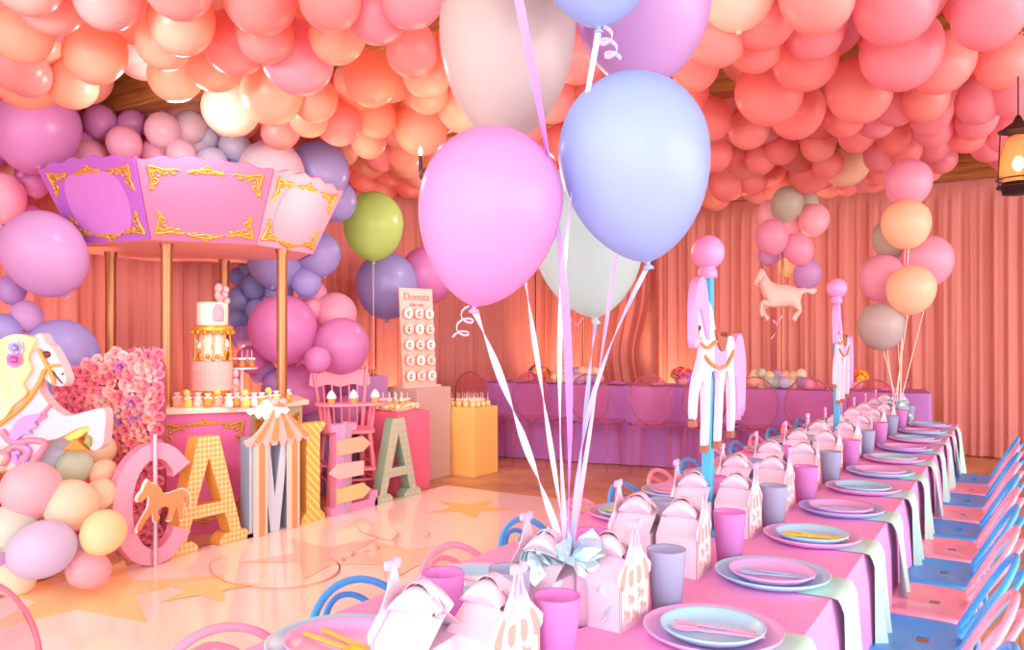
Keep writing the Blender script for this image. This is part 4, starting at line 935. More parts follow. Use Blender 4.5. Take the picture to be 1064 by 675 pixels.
def ring_balloons(s, cx, gname, where):
    rr = random.Random(int(s*10)); cols = ['yellow', 'butter', 'sage', 'mint', 'lav', 'yellow', 'peri', 'rosep', 'butter', 'sage', 'yellow', 'lilac', 'fpeach']
    for k in range(15):
        c = cols[k % 13]; a = k/15; p = BT(s+(k % 8-3.5)*.085, .2+.1*(k//8)+rr.uniform(-.04, .04), HT+.055+.08*(k//8)+rr.uniform(0, .035))
        o = bpy.data.objects.new('mini_balloon', bobj('b_'+c, 1.1)); COL.objects.link(o); o.location = p; r = rr.uniform(.055, .07); o.scale = (r, r, r); o.rotation_euler = (rr.uniform(0, 3), rr.uniform(0, 3), 0)
        cn = {'fpeach': 'peach', 'peri': 'periwinkle', 'rosep': 'pink', 'lav': 'lavender'}.get(c, c)
        tag(o, 'tiny %s balloon, %s from the left in the %s row %s' % (cn, nth(k % 8+1), 'front' if k < 8 else 'rear', where), 'balloon', gname)
ring_balloons(s1, 813, 'mini balloons round the right centrepiece', 'at the right horse pole')
ring_balloons(s2, 606, 'mini balloons round the left centrepiece', 'at the left horse pole')
GB = 'balloons clustered above the galloping horse centrepiece'
zb = DEPTH(BT(s1, .42))
for px, py, r, dz, m, lab in [(818, 211, 17, -.1, 'b_olive', 'grey green balloon at the top of the horse centrepiece'), (800, 222, 14, .15, 'b_rosep', 'coral pink balloon at the upper left of the horse centrepiece'), (846, 228, 16, 0, 'b_rosep', 'deep pink balloon at the upper right of the horse centrepiece'),
        (802, 246, 17, -.15, 'b_pink', 'pink balloon left of the gold pole of the centrepiece'), (829, 258, 16, -.12, 'b_pink', 'lilac pink balloon right of the gold pole of the centrepiece'), (800, 263, 12, .2, 'b_lilac', 'mauve balloon behind the horse head of the centrepiece'),
        (839, 284, 15, .0, 'b_lilac', 'mauve balloon above the horse tail of the centrepiece'), (818, 278, 9, .25, 'b_yellow', 'small yellow balloon behind the centrepiece pole'), (838, 210, 13, .2, 'b_olive', 'second grey green balloon behind the top of the centrepiece'), (818, 236, 12, .2, 'b_rosep', 'pink balloon hidden in the middle of the centrepiece cluster')]:
    free_balloon(px, py, r, zb+dz, m, lab, GB, ry=r*1.1, tilt=(random.uniform(-.4, .4), random.uniform(-.4, .4)))
# ================================================================ GHOST CHAIRS
m_ghost = mat('clear_polycarbonate', '#FFD0DC', .05, trans=.96, ior=1.12)
def ghost_chair(label):
    t = thing('ghost_chair', label, 'chair', (0, 0, 0), 0, 'clear ghost chairs along the back table'); K = 1.22
    def S(*p): return tuple(v*K for v in p)
    rim_ = [S(.19*math.cos(a), -.205-.02*math.sin(a), .68+.225*math.sin(a)) for a in [2*PI*i/36 for i in range(36)]]
    # oval back in the x-z plane at the rear (y = -.2), seat towards +y
    MB().tube(rim_, .007*K, 8, True).build('back_rim', mat('ghost_rim', '#D888A0', .1, trans=.6, ior=1.3), t)
    MB().prism([(p[0], p[2]) for p in rim_], .006, (0, -.21*K, 0), (1, 0, 0), (0, 0, 1)).build('back_panel', m_ghost, t)
    MB().prism(smooth2([S(-.2, -.2), S(.2, -.2), S(.225, 0), S(.21, .2), S(-.21, .2), S(-.225, 0)], 4), .022*K, (0, 0, .45*K), (1, 0, 0), (0, 1, 0)).build('seat', m_ghost, t, bev=.006)
    for s in (-1, 1):
        MB().lathe([(.012*K, 0), (.02*K, .45*K)], S(s*.19, .18, 0), 8, (-.02*s, -.02, .45)).build('leg', m_ghost, t)
        MB().lathe([(.012*K, 0), (.02*K, .45*K)], S(s*.18, -.24, 0), 8, (-.02*s, .06, .45)).build('leg', m_ghost, t)
    return t
gc = None
for i, px in enumerate((497, 557, 617, 680, 735, 786, 842, 907)):
    s = bs(px, -.42); loc = BT(s, -.34, 0); lab = 'clear round-backed ghost chair at the back table, %s from its left end' % ('first' if i == 0 else ORD[i])
    if gc is None: gc = ghost_chair(lab); gc.location = loc; gc.rotation_euler = (0, 0, brz)
    else: dup(gc, loc, brz, lab)
near_g = dup(gc, (PZ(-105, 352, 1.75).x, PZ(-105, 352, 1.75).y, 0), YAW+PI, 'pink tinted clear chair back at the lower left corner of the photo', 'single clear chair near the camera', .82)
# ================================================================ DANCE FLOOR
m_df = noise_mix(mat('dance_floor', '#FFE4D0', .12, coat=.4), '#FFEEE4', '#FFF4EC', 1.2, 2, .3, .7)
df = thing('dance_floor', 'glossy cream dance floor with star decals and script lettering', 'dance floor', (0, 0, 0))
MB().box((-3.03, 2.2, .01), (3.74, 8.4, .02)).build('floor_panel', m_df, df, bev=.004)
SN = [0]
def star(px, py, R, rot, hexc, nm):
    SN[0] += 1
    p = PH(px, py, .02); pts = [((R if i % 2 == 0 else R*.38)*math.cos(rot+i*PI/5), (R if i % 2 == 0 else R*.38)*math.sin(rot+i*PI/5)) for i in range(10)]
    MB().prism(pts, .0012, (p.x, p.y, .0208+.0009*SN[0]), (1, 0, 0), (0, 1, 0)).build('star_decal', mat(nm, hexc, .15), df)
star(95, 617, .72, 1.1, '#FFDC9C', 'decal_gold'); star(488, 528, .42, .4, '#FFD48C', 'decal_amber'); star(335, 577, .55, 1.55, '#FFCFC2', 'decal_blush'); star(420, 580, .55, .2, '#FFD8BC', 'decal_peach'); star(215, 612, .3, .9, '#FFDC9C', 'decal_butter')
m_ink = mat('script_brown', '#CC9C8C', .5)
def ink(pts, r=.006): 
    P = catmull([Vector((PH(a, b, .02).x, PH(a, b, .02).y, .0225)) for a, b in pts], 6); MB().strip(P, r*2, th=.001, wdir=(1, 0, 0)).build('script_stroke', m_ink, df)
def inkw(pts, w=.012):
    P = catmull([Vector((PH(a, b, .02).x, PH(a, b, .02).y, .0)) for a, b in pts], 6); mb = MB(); vs = []; fs = []
    for i, p in enumerate(P):
        d = (P[min(i+1, len(P)-1)]-P[max(i-1, 0)]); d = d.normalized() if d.length > 1e-6 else Vector((1, 0, 0)); n_ = Vector((-d.y, d.x, 0)); k = w*.28*(.5+.8*math.sin(PI*i/(len(P)-1)))
        vs += [(p.x+n_.x*k, p.y+n_.y*k, .0268), (p.x-n_.x*k, p.y-n_.y*k, .0268)]
    fs = [(2*i, 2*i+1, 2*i+3, 2*i+2) for i in range(len(P)-1)]; mb.add(vs, fs).build('script_stroke', m_ink, df)
inkw([(232, 578), (219, 585), (219, 594), (232, 604), (258, 610), (296, 612), (330, 606), (347, 598), (353, 590), (349, 584), (342, 581)], .016)
inkw([(371, 547), (376, 553), (390, 558), (404, 562), (411, 559), (414, 554), (410, 550)], .014)
inkw([(342, 581), (350, 584), (353, 592), (348, 599), (338, 603)]); inkw([(354, 583), (357, 580), (357, 584), (360, 580)]); inkw([(364, 579), (367, 575), (366, 579), (371, 575)]); inkw([(372, 576), (378, 573), (381, 574), (387, 571)])
inkw([(388, 571), (393, 570), (394, 572), (392, 567), (399, 569), (408, 568), (411, 566), (410, 562)]); inkw([(440, 551), (446, 554), (444, 558), (441, 559)])
# ================================================================ LONG TABLE
TX0, TX1, TY0, TY1, HTT = -1.58, -.46, .55, 8.0, .75
m_pc = noise_mix(mat('pink_cloth', '#F0A4E0', .6), '#EC9EDC', '#F4ACE6', 4, 3, .3, .7, .1)
lt = thing('long_table', 'long pink covered table running toward the back of the room', 'table', (0, 0, 0))
MB().box(((TX0+TX1)/2, (TY0+TY1)/2, HTT-.03), (TX1-TX0-.04, TY1-TY0-.04, .03)).build('tabletop', m_wood, lt)
for x in (TX0+.12, TX1-.12):
    for y in (TY0+.15, (TY0+TY1)/2, TY1-.15): MB().box((x, y, .352), (.05, .05, .704)).build('leg', m_wood, lt)
def pcloth():
    mb = MB(); W_ = TX1-TX0; L_ = TY1-TY0; per = 2*(W_+L_); n = 900; rows = 7; drop = .42
    def pt(s):
        if s < W_: return (TX0+s, TY0, 0, -1)
        s -= W_
        if s < L_: return (TX1, TY0+s, 1, 0)
        s -= L_
        if s < W_: return (TX1-s, TY1, 0, 1)
        return (TX0, TY1-(s-W_), -1, 0)
    vs = []
    for j in range(rows+1):
        v = j/rows
        for i in range(n):
            s = per*i/n; x, y, nx, ny = pt(s); d = .012*min(1, v*4)+v*.02*(1+math.sin(s*7+math.sin(s*2.3))*.8+.4*math.sin(s*19))
            vs.append((x+nx*d, y+ny*d, HTT-drop*v))
    fs = [(j*n+i, j*n+(i+1) % n, (j+1)*n+(i+1) % n, (j+1)*n+i) for j in range(rows) for i in range(n)]
    mb.add(vs, fs, True); mb.add([(TX0, TY0, HTT), (TX1, TY0, HTT), (TX1, TY1, HTT), (TX0, TY1, HTT)], [(0, 1, 2, 3)]); return mb
pcl = pcloth().build('tablecloth', m_pc, lt)
# ================================================================ CHAIRS
m_cb = mat('chair_blue', '#44B0FF', .38, 0, .2); m_cp = mat('chair_pink', '#FFACC8', .3, .05, .3); m_cbl = mat('chair_pale_blue', '#68B8F4', .3, .2, .3)
def chair(label):
    """metal bistro chair, occupant faces -x; origin under the seat centre"""
    t = thing('bistro_chair', label, 'chair', (0, 0, 0))
    n = 48
    def sup(a, x0, x1, w, p):
        c, s_ = math.cos(a), math.sin(a); x = math.copysign(abs(c)**p, c); y = math.copysign(abs(s_)**p, s_)
        return ((x0+x1)/2+x*(x1-x0)/2, y*w)
    def rg(x0, x1, w, p, z): return [(*sup(2*PI*i/n, x0, x1, w, p), z) for i in range(n)]
    rings = [rg(-.25, .12, .215, .25, .40), rg(-.25, .12, .215, .25, .442), rg(-.245, .115, .21, .25, .449), rg(-.225, .095, .19, .28, .450), rg(-.21, .08, .175, .3, .444), rg(-.028, .028, .046, .4, .444), rg(-.022, .022, .038, .45, .443), rg(-.022, .022, .038, .45, .436), rg(-.235, .105, .2, .28, .41)]
    vs = [p for r in rings for p in r]; fs = [(a*n+i, a*n+(i+1) % n, (a+1)*n+(i+1) % n, (a+1)*n+i) for a in range(len(rings)-1) for i in range(n)]
    mb = MB(); mb.add(vs, fs, True); mb.build('seat', m_cb, t, solid=.003)
    for sx in (-1, 1):
        for sy in (-1, 1):
            MB().tube([(-.065+.15*sx, .17*sy, .42), (-.065+.19*sx, .205*sy, .0)], [.017, .012], 8).build('leg', m_cb, t)
    for s in (-1, 1): MB().tube([(-.235, .187*s, .2), (.105, .187*s, .2)], .007, 6).build('brace', m_cb, t)
    MB().tube([(-.232, -.185, .24), (-.232, .185, .24)], .007, 6).build('brace', m_cb, t)
    def hoop(w, h, x0, x1, r, nm):
        P = [(x0, -w, .44)]+[(x0+(x1-x0)*(.55+.45*math.sin(a)), -w*1.02*math.cos(a), .44+h*(.55+.45*math.sin(a))) for a in [PI*i/14 for i in range(15)]]+[(x0, w, .44)]
        MB().tube(catmull(P, 3), r, 8).build(nm, m_cb, t)
    hoop(.195, .33, .10, .28, .012, 'outer_hoop'); hoop(.12, .285, .11, .30, .010, 'inner_hoop')
    MB().grid(lambda u, v: (.116+.075*v, (u-.5)*.10*(1+.3*v), .44+.14*v), 4, 3).build('back_splat', m_cb, t, solid=.004)
    return t
protoC = chair('blue metal bistro chair on the right of the long table, nearest the camera')
swapP = {m_cb: m_cp}
RY = [2.19+.473*k for k in range(11)]
protoP = None
for k, y in enumerate(RY):
    blue = (k % 2 == 0); lab = '%s metal bistro chair right of the long table, %s from the camera' % ('blue' if blue else 'pink', ORD[k] if k else 'nearest')
    if k == 0: protoC.location = (-.29, y, 0); protoC['label'] = lab; protoC['group'] = 'bistro chairs along the right of the long table'; continue
    dup(protoC, (-.29, y, 0), 0, lab, 'bistro chairs along the right of the long table', swap=None if blue else swapP)
LY = [1.26+.48*k for k in range(14)]
for k, y in enumerate(LY):
    blue = (k % 2 == 1)
    dup(protoC, (-1.43, y, 0), PI, '%s metal bistro chair left of the long table, %s from the camera' % ('blue' if blue else 'pink', ORD[k] if k else 'nearest'), 'bistro chairs along the left of the long table', swap=None if blue else swapP)
# ================================================================ TABLE SETTINGS
m_aq = mat('plate_aqua', '#A8DCF4', .3); m_li2 = mat('plate_lilac', '#E4B0E8', .3); m_pe = mat('plate_periwinkle', '#B0BCF4', .3)
m_mint = noise_mix(mat('napkin_mint', '#B8E4D8', .7), '#B0E0D4', '#C4EADF', 6, 2, .3, .7, .1); m_cpi = mat('cutlery_pink', '#F0B8E4', .35); m_cye = mat('cutlery_yellow', '#FFD848', .4); m_cbu = mat('cutlery_blue', '#A8C8F0', .35)
def plate_mesh(R, m): return MB().lathe([(.001, .004), (R*.66, .004), (R*.8, .010), (R*.93, .022), (R*.985, .027), (R, .026), (R*.985, .020), (R*.8, .003), (R*.6, .0), (.001, .0)], n=44, cap=False).mesh('plate', m)
PM = {(R, m.name): plate_mesh(R, m) for R in (.173, .130) for m in (m_aq, m_li2, m_pe)}
def mobj(name, me, loc, rz, label, cat, group): 
    o = bpy.data.objects.new(name, me); COL.objects.link(o); o.location = loc; o.rotation_euler = (0, 0, rz); return tag(o, label, cat, group)
def cutlery(kind, m, loc, rz, label, group):
    t = thing('plastic_'+kind, label, kind, loc, rz, group)
    t.scale = (1.25, 1.25, 1.4)
    MB().prism(smooth2([(-.09, -.005), (-.09, .005), (-.02, .004), (.03, .0035), (.03, -.0035), (-.02, -.004)], 3), .003, (0, 0, .002), (1, 0, 0), (0, 1, 0)).build('handle', m, t)
    if kind == 'knife': MB().prism(smooth2([(.03, -.004), (.03, .006), (.07, .009), (.095, .004), (.097, -.003), (.07, -.005)], 3), .0025, (0, 0, .002), (1, 0, 0), (0, 1, 0)).build('blade', m, t)
    else:
        MB().grid(lambda u, v: (.055+(u-.5)*.055, (v-.5)*.036*math.sqrt(max(.02, 1-(2*u-1)**2)), .004-.006*(1-(2*u-1)**2)*(1-(2*v-1)**2)), 8, 6).build('bowl', m, t, solid=.0015)
    return t
def napkin_mesh(seed):
    rr = random.Random(seed); a = rr.uniform(0, 6)
    def fn(u, v):
        # v: along (0 under the plate, .38 table edge, 1 hanging hem)
        w = .115*(1-.12*v); y = (u-.5)*2*w+.03*max(0, v-.4)*math.sin(a)
        L = .62*v; e = .20
        if L < e: x, z = L-e, .003
        elif L < e+.04: q = (L-e)/.04*PI/2; x, z = .02*math.sin(q)+.0, .003-.02*(1-math.cos(q))
        else: x, z = .024+.01*(v), -.017-(L-e-.04)
        f = max(0, (v-.36)/.64); x += f*(.022+.018*math.sin(u*11+a)+.012*math.sin(u*23+a*2))
        return (x, y, z)
    return MB().grid(fn, 22, 26).mesh('napkin', m_mint)
NM = [napkin_mesh(i) for i in range(3)]
PY = [1.95+.565*k for k in range(-1, 11)]
def setting(side, k, y, chc, plc, cut):
    X = -.651 if side == 'right' else -1.39; o_ = ORD[k-(side == 'right')]
    nm = {'plate_aqua': 'aqua', 'plate_lilac': 'lilac', 'plate_periwinkle': 'periwinkle', 'cutlery_pink': 'pink', 'cutlery_yellow': 'yellow', 'cutlery_blue': 'pale blue'}
    z = HTT+.001
    if side == 'right': z += .003
    mobj('charger_plate', PM[(.173, chc.name)], (X, y, z), 0, 'large %s charger plate, %s side of the long table, %s from the camera' % (nm[chc.name], side, o_), 'plate', 'charger plates on the long table')
    mobj('dessert_plate', PM[(.130, plc.name)], (X, y, z+.006), 0, 'small %s plate on a charger, %s side of the table, %s from the camera' % (nm[plc.name], side, o_), 'plate', 'small plates on the long table')
    rz = .12 if side == 'right' else PI-.2
    for i, kd in enumerate(('knife', 'spoon')):
        cutlery(kd, cut, (X+(.01 if i else -.005), y+(.022 if i == 0 else -.02), z+.013+.004*i), PI+rz+.12*i, '%s plastic %s on a plate, %s side of the table, %s from camera' % (nm[cut.name], kd, side, o_), 'plastic cutlery on the long table')
    if side == 'right': mobj('napkin', NM[k % 3], (TX1+.008, y+.02, HTT+.0), 0, 'mint cloth napkin hanging off the right table edge, %s from the camera' % o_, 'napkin', 'mint napkins over the table edge')
for k, y in enumerate(PY):
    odd = k % 2
    if k: setting('right', k, y, m_li2 if odd else (m_pe if k in (4, 8) else m_aq), m_aq if odd else m_li2, (m_cpi if k == 1 else m_cbu) if k not in (3, 7) else m_cye)
    if k >= 0: setting('left', k, y-.0 if k else 1.39, m_aq if odd == 0 else m_li2, m_li2 if odd == 0 else m_aq, m_cye if k in (0, 3, 8) else m_cpi)
# cups
m_cg = mat('cup_grey', '#B8BEDE', .25, trans=.35, ior=1.1); m_cu = mat('cup_orchid', '#E89CE4', .25, trans=.35, ior=1.1)
def cup_mesh(m): return MB().lathe([(.001, .004), (.037, .004), (.0505, .166), (.0535, .17), (.054, .166), (.0535, .16), (.040, .0), (.001, .0)], n=36, cap=False).mesh('cup', m)
CM = {'grey': cup_mesh(m_cg), 'orchid': cup_mesh(m_cu)}
for k in range(12):
    y = 1.50+.565*k; c = 'orchid' if k % 2 == 0 else 'grey'
    mobj('plastic_cup', CM[c], (-.885 if k < 1 else -.825, y+(.07 if k == 0 else .015), HTT), 0, 'frosted %s cup in the right row on the table, %s from the camera' % (c, ORD[k] if k else 'nearest'), 'cup', 'frosted cups on the long table')
for k in range(12):
    y = 1.66+.565*k; c = 'grey' if k % 2 == 0 else 'orchid'
    mobj('plastic_cup', CM[c], (-1.09, y-.07 if k else 1.69, HTT), 0, 'frosted %s cup in the left row on the table, %s from the camera' % (c, ORD[k] if k else 'nearest'), 'cup', 'frosted cups on the long table')
mobj('plastic_cup', CM['orchid'], (-1.21, 1.57, HTT), 0, 'frosted orchid plastic cup just behind the nearest tent box on the left', 'cup', 'frosted cups on the long table')
# ================================================================ FAVOUR BOXES
m_bx = mat('box_white', '#E8D0E2', .6); m_bxt = mat('box_tan', '#CCA090', .6); m_bxl = mat('box_skyblue', '#D8DCF8', .6); m_bxp = mat('box_pinkbow', '#FFB4DC', .5)
def fbox(label):
    """gable box, its printed carousel card faces +x"""
    t = thing('favour_box', label, 'favour box', (0, 0, 0)); w, d, h = .155, .13, .125
    MB().box((-d/2, 0, h/2), (d, w, h)).build('box_body', m_bx, t, bev=.002)
    # gable shoulders folding to the handles
    for s in (-1, 1):
        MB().grid(lambda u, v, s=s: (-d*u, s*(w/2*(1-v)+.006*v), h+.055*v), 3, 3, False).build('gable_flap', m_bx, t, solid=.0015)
        MB().grid(lambda u, v, s=s: (-d/2+(.032+.016*math.cos(v*PI))*0+(-.055+.11*u), s*(.008+.045*math.sin(v*PI)*(.8)), h+.045+.062*math.sin(v*PI*.5)*math.sin(PI*(.12+.76*u))), 8, 8).build('handle_flap', m_bx, t, solid=.0015)
    loop = [(-d/2+.045*math.cos(a), .0, h+.05+.065*math.sin(a)) for a in [PI*i/12 for i in range(13)]]
    MB().strip(loop, .03, th=.0015, wdir=(0, 1, 0)).build('handle_loop', m_bx, t)
    card = [(-w/2, 0), (w/2, 0), (w/2, .115), (w/2+.012, .125), (w/2+.014, .145), (.045, .185), (.02, .225), (.006, .262), (0, .27), (-.006, .262), (-.02, .225), (-.045, .185), (-w/2-.014, .145), (-w/2-.012, .125), (-w/2, .115)]
    cd_ = MB().prism(card, .003, (.004, 0, 0), (0, 1, 0), (0, 0, 1)).build('tent_card', m_bx, t)
    mb = MB()
    for i, yy in enumerate((-.066, -.022, .022, .066)):
        mb.prism(smooth2([(yy-.012, .13), (yy-.009, .112), (yy, .104), (yy+.009, .112), (yy+.012, .13), (yy*.75+.006, .165), (yy*.75-.006, .165)], 3), .001, (.0062, 0, 0), (0, 1, 0), (0, 0, 1))
    for (yy, zz) in ((-.045, .04), (.0, .03), (.045, .042), (-.022, .075), (.03, .08)):
        mb.prism([(yy+(x-.5)*.034, zz+(q-.5)*.034) for x, q in HS], .001, (.0062, 0, 0), (0, 1, 0), (0, 0, 1))
    for yy in (-.075, .075): mb.prism([(yy-.003, .002), (yy+.003, 0), (yy+.003, .12), (yy-.003, .12)], .001, (.0062, 0, 0), (0, 1, 0), (0, 0, 1))
    mb.build('carousel_print', m_bxt, cd_)
    mb = MB(); mb.prism(smooth2([(-.035, .165), (0, .20), (.035, .165), (.03, .15), (0, .158), (-.03, .15)], 3), .001, (.0078, 0, 0), (0, 1, 0), (0, 0, 1)); mb.build('sky_print', m_bxl, cd_)
    b = MB()
    for s in (-1, 1):
        b.prism(smooth2([(0, .264), (s*.012, .276), (s*.024, .274), (s*.025, .258), (s*.012, .254)][::s], 3), .008, (.008, 0, 0), (0, 1, 0), (0, 0, 1)); b.strip([(.01, 0, .265), (.012, s*.006, .24), (.012, s*.012, .205)], .008, wdir=(0, 1, 0))
    b.ball((.01, 0, .264), .006, 8); b.build('bow', m_bxp, t); return t
fb = fbox('white favour box'); first = True
for side, X, rz, n, y0 in (('right', -.855, 0, 12, 1.905-.565), ('left', -1.13, PI, 13, 1.29)):
    for k in range(n):
        y = y0+.565*k+random.uniform(-.02, .02)
        lab = 'white favour box with pink bow and carousel card, %s row, %s from camera' % (side, ORD[k] if k else 'nearest'); r = rz+random.uniform(-.12, .12)
        if k == 0 and side == 'right': y = 1.42
        if side == 'right' and k == 0: X = -.9
        elif side == 'right': X = -.855
        if first: fb.location = (X, y, HTT); fb.rotation_euler = (0, 0, r); fb['label'] = lab; fb['group'] = 'favour boxes on the long table'; first = False
        else: dup(fb, (X, y, HTT), r, lab, 'favour boxes on the long table')
# ================================================================ CAROUSEL POSTS ON THE TABLE
m_po = mat('post_blue', '#48B4DC', .5); m_kn = mat('knob_pink', '#F898D0', .35); m_wh = mat('horse_cutout_white', '#DED0E4', .5); m_mn = mat('horse_mane_pink', '#F8A4DC', .5); m_sd = mat('saddle_brown', '#A06450', .5); m_gd = mat('rein_gold', '#C89848', .4)
def post(y, lab):
    t = thing('carousel_post', lab, 'table decoration', (-1.02, y, HTT), 0, 'carousel posts on the long table')
    MB().box((0, 0, .01), (.13, .13, .02)).build('foot', m_po, t, bev=.004)
    MB().box((0, 0, .5), (.038, .038, 1.0)).build('square_post', m_po, t, bev=.003)
    MB().lathe([(.03, .985), (.036, .99), (.036, 1.015), (.028, 1.022), (.03, 1.03)], n=24).build('collar', m_kn, t)
    MB().ball((0, 0, 1.086), .064, 28, (1, 1, 1.03)).build('knob_ball', m_kn, t)
    X = .034; U = (0, 1, 0); V = (0, 0, 1)
    def pr(p, th, x, nm, m, par=t, k=3):
        p = [(a-.02, .33+(b-.01)*.76) for a, b in p]; return MB().prism(smooth2(p, k) if k else p, th, (X+x, 0, 0), U, V).build(nm, m, par)
    # body faces the camera end (-y), legs straight down
    bd_ = [(-.22, .72), (-.245, .63), (-.262, .565), (-.25, .525), (-.222, .525), (-.198, .565), (-.172, .575), (-.16, .54), (-.18, .47), (-.235, .38), (-.262, .28), (-.262, .19), (-.226, .19), (-.215, .26), (-.19, .34), (-.155, .36), (-.14, .30), (-.135, .16), (-.14, .04), (-.10, .04), (-.085, .15), (-.075, .30), (-.06, .40), (-.01, .40), (.03, .36), (.02, .20), (.01, .04), (.05, .04), (.07, .20), (.09, .34), (.12, .40), (.155, .34), (.17, .20), (.175, .07), (.215, .07), (.235, .20), (.225, .36), (.23, .48), (.215, .56), (.17, .58), (.10, .56), (.03, .57), (-.02, .62), (-.06, .72), (-.11, .75), (-.16, .76)]
    old_ = [(-.06, .72), (-.02, .62), (.03, .57), (.10, .56), (.17, .58), (.215, .56), (.23, .48), (.225, .36), (.235, .20), (.215, .07), (.175, .07), (.17, .20), (.155, .34), (.12, .40), (.09, .34), (.07, .20), (.05, .04), (.01, .04), (.02, .20), (.03, .36), (-.01, .40), (-.06, .40), (-.075, .30), (-.085, .15), (-.10, .04), (-.14, .04), (-.135, .16), (-.14, .30), (-.155, .36), (-.19, .34), (-.215, .26), (-.225, .18), (-.265, .19), (-.265, .28), (-.24, .38), (-.19, .46), (-.16, .50), (-.17, .54), (-.2, .50)]
    pr(bd_, .018, 0, 'horse_body', m_wh, k=2)
    pr([(-.15, .83), (-.19, .86), (-.235, .83), (-.262, .76), (-.27, .68), (-.25, .66), (-.225, .70), (-.20, .70), (-.18, .66), (-.15, .60), (-.12, .56), (-.115, .66), (-.13, .76)], .03, .004, 'mane', m_mn)
    pr([(-.25, .73), (-.235, .64), (-.245, .56), (-.262, .52), (-.285, .56), (-.285, .68), (-.27, .75)], .022, .007, 'forelock', m_mn)
    tl = [(.21, .57), (.22, .66), (.26, .72), (.31, .73), (.35, .67), (.375, .56), (.37, .44), (.36, .30), (.345, .36), (.335, .28), (.315, .35), (.30, .26), (.285, .34), (.27, .28), (.26, .38), (.245, .46)]
    pr([(a, b-.14) for a, b in tl], .026, -.002, 'tail', m_mn, k=2)
    pr([(-.03, .61), (.01, .58), (.09, .575), (.11, .60), (.09, .54), (.05, .50), (.0, .53)], .03, .004, 'saddle', m_sd)
    pr([(-.02, .54), (.0, .50), (.08, .50), (.10, .54), (.10, .44), (.04, .40), (-.02, .43)], .024, .002, 'saddle_blanket', m_mn)
    for p in ([(-.262, .18), (-.226, .18), (-.226, .15), (-.262, .15)], [(-.142, .045), (-.098, .045), (-.098, .01), (-.142, .01)], [(.008, .045), (.052, .045), (.052, .01), (.008, .01)], [(.173, .075), (.217, .075), (.217, .04), (.173, .04)]): pr(p, .022, 0, 'hoof', m_sd, k=0)
    RZ = lambda L: [(a, b-.02, .33+(c-.01)*.76) for a, b, c in L]
    mb = MB(); mb.tube(catmull(RZ([(X+.014, -.19, .54), (X+.015, -.12, .52), (X+.018, -.03, .55)]), 5), .006, 6); mb.tube(catmull(RZ([(X+.014, -.15, .48), (X+.016, -.08, .44), (X+.018, .0, .42), (X+.018, .1, .43), (X+.012, .2, .5)]), 5), .006, 6)
    mb.tube(catmull(RZ([(X+.014, -.22, .60), (X+.014, -.24, .555)]), 5), .005, 6); mb.build('reins', m_gd, t)
    mb = MB(); mb.ball((X+.012, -.238, .79), .011, 8); mb.build('eye', m_eye, t); return t
post(3.0, 'blue post with pink ball and white pink-maned horse cutout, nearer to the camera')
post(5.57, 'blue post with pink ball and white pink-maned horse cutout, farther from the camera')
# ================================================================ FOIL BALLOON WEIGHTS
def foil_mat(nm, h):
    m = mat(nm, h, .25, .5); nt = m.node_tree; b = nt.nodes['Principled BSDF']; b.inputs['Thin Film Thickness'].default_value = 420; b.inputs['Thin Film IOR'].default_value = 1.5; return m
m_foil = foil_mat('iridescent_foil', '#C4E4EC'); m_cel = mat('cellophane', '#FFE4FA', .05, trans=.85, ior=1.15)
def weight(loc, top, k, lab):
    t = thing('balloon_weight', lab, 'balloon weight', loc, YAW, 'foil balloon weights on the long table'); h = top-loc[2]
    rr = random.Random(4); K_ = []
    MB().lathe([(.001, 0), (.05*k, 0), (.055*k, .03), (.05*k, h*.5), (.02*k, h*.72), (.001, h*.8)], n=20, cap=False).build('wrapped_weight', m_cel, t)
    mb = MB()
    for i in range(26):   # crumpled foil leaves sprouting from the tie
        a = rr.uniform(0, 2*PI); e = rr.uniform(-.5, .9); L = rr.uniform(.05, .11)*k; d = Vector((math.cos(a)*math.cos(e), math.sin(a)*math.cos(e)*.8, math.sin(e)))
        b0 = Vector((0, 0, h*.78)); s_ = d.orthogonal().normalized()*rr.uniform(.018, .04)*k; m_ = d.cross(s_).normalized()*rr.uniform(.006, .02)*k
        mb.add([b0, b0+d*L*.5+s_, b0+d*L*.55+m_, b0+d*L*.5-s_, b0+d*L+s_*.9, b0+d*L*1.05-m_, b0+d*L-s_*.9], [(0, 1, 2), (0, 2, 3), (1, 4, 5, 2), (2, 5, 6, 3)])
    mb.build('foil_leaves', m_foil, t, solid=.0008)
    mb = MB()
    for s in (0, 1, 2):
        P = [Vector((-.05*k+.03*s*k, -.03*k, h*.78))+Vector((-(.05+.04*s)*k*math.sin(q*2.4), -.02*q, (.06*math.sin(q*3)-.05*q)*k)) for q in [i/10 for i in range(11)]]
        mb.strip(P, .045*k, th=.001, wdir=(0, 1, .3), tw=.15)
    mb.build('foil_ribbon', m_foil, t)
    mb = MB(); mb.strip(catmull([(.07*k, -.05*k, h*.5), (.10*k, -.06*k, h*.42), (.085*k, -.06*k, h*.2), (.08*k, -.065*k, .02)], 5), .022*k, th=.001, wdir=(1, 0, 0), tw=.3); mb.build('foil_tail', m_foil, t); return t
w0 = PZ(592, 600, 2.1); weight((w0.x, w0.y, HTT), .965, 1.0, 'iridescent foil wrapped weight holding the near balloon bunch')
weight((W1.x, W1.y, HTT), W1.z+.02, 1.0, 'small foil wrapped weight holding the far balloon bunch')
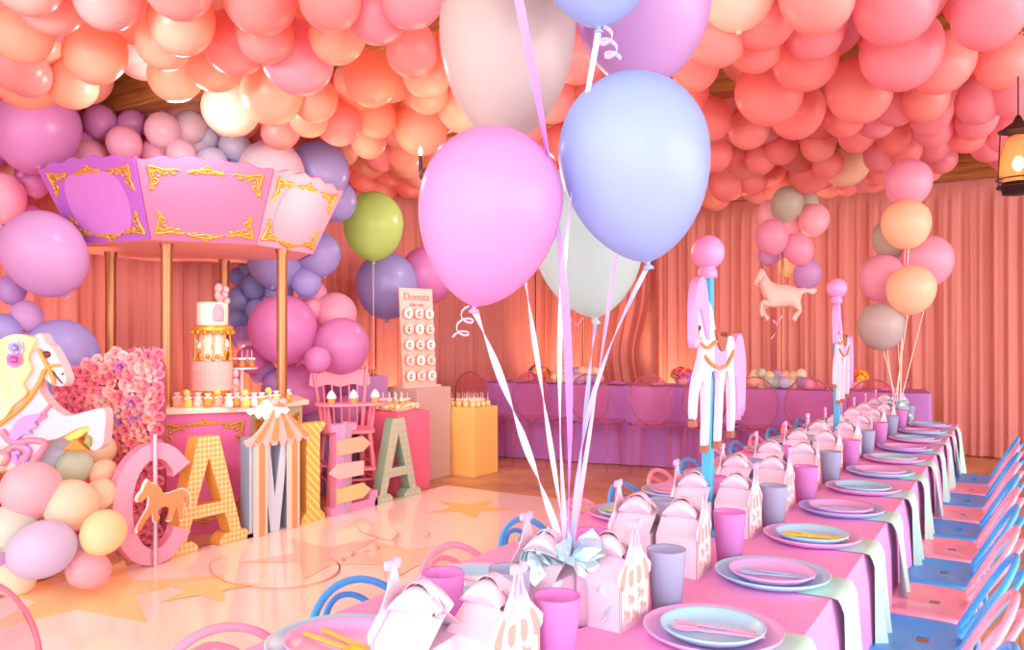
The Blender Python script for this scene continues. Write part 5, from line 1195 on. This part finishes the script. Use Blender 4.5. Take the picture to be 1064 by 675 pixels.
# ================================================================ LANTERN AND CHANDELIER
m_iron = mat('black_iron', '#3A2420', .5, .4); m_lg = mat('lantern_glass', '#FFD8A0', .15, trans=.7, ior=1.1); m_glow = mat('bulb_glow', '#FFF0C8', .4, emis=7)
lp_ = PZ(1058, 195, 4.6)
la = thing('hanging_lantern', 'black iron lantern with a glowing glass chimney hanging at the right edge', 'lantern', lp_, 0)
MB().lathe([(.07, .02), (.105, .10), (.10, .16), (.075, .26), (.05, .30), (.048, .30), (.072, .255), (.097, .16), (.102, .10), (.068, .02)], n=28, cap=False).build('glass_chimney', m_lg, la)
MB().lathe([(.03, -.04), (.08, -.035), (.085, .0), (.11, .0), (.11, .012), (.085, .012), (.085, .03), (.07, .03)], n=28).build('base', m_iron, la)
mb = MB()
for k in range(4):
    a = k*PI/2+.5; mb.tube([(.108*math.cos(a), .108*math.sin(a), 0), (.112*math.cos(a), .112*math.sin(a), .06), (.1*math.cos(a), .1*math.sin(a), .33)], .004, 6)
mb.tube([(.11*math.cos(a*PI/16), .11*math.sin(a*PI/16), .05) for a in range(32)], .004, 6, True); mb.tube([(.1*math.cos(a*PI/16), .1*math.sin(a*PI/16), .33) for a in range(32)], .004, 6, True); mb.build('cage', m_iron, la)
MB().lathe([(.10, .33), (.03, .38), (.02, .40), (.01, .42)], n=20).build('cap', m_iron, la); MB().cyl((0, 0, .42), (0, 0, HC-lp_.z), .004, n=6).build('hanging_rod', m_iron, la)
MB().ball((0, 0, .14), .028, 12, (1, 1, 1.6)).build('bulb', m_glow, la)
point('lantern_light', (lp_.x, lp_.y, lp_.z+.14), 14, (1, .72, .4), .03)
cc = PZ(500, 185, 5.1)
ch = thing('wheel_chandelier', 'black iron wheel chandelier with candle bulbs mostly hidden behind the balloons', 'chandelier', (cc.x, cc.y, 0), YAW)
R0 = .39; z0 = PZ(500, 183, 5.1).z
MB().tube([(R0*math.cos(a*PI/20), R0*math.sin(a*PI/20), z0) for a in range(40)], .014, 8, True).build('iron_ring', m_iron, ch)
for k in range(4):
    a = k*PI/2; x, y = R0*math.cos(a), R0*math.sin(a)
    MB().cyl((x, y, z0), (x, y, z0+.13), .013, n=10).build('candle_tube', m_iron, ch); MB().lathe([(.006, 0), (.012, .02), (.009, .045), (.001, .06)], (x, y, z0+.13), 10, cap=False).build('candle_bulb', m_glow, ch)
    MB().cyl((x, y, z0), (0, 0, z0), .008, n=6).build('wheel_spoke', m_iron, ch)
MB().cyl((0, 0, z0), (0, 0, HC), .008, n=6).build('centre_rod', m_iron, ch)
point('chandelier_light', (cc.x, cc.y, z0-.25), 30, (1, .66, .42), .35)
point('warm_fill_left', (-4.6, 4.6, 2.5), 22, (1, .62, .38), .4)  # added invisible warm fill below the balloons, no bulb modelled
point('warm_fill_back', (-2.4, 9.9, 2.6), 22, (1, .64, .42), .4)  # same kind of added warm fill towards the back, without a bulb
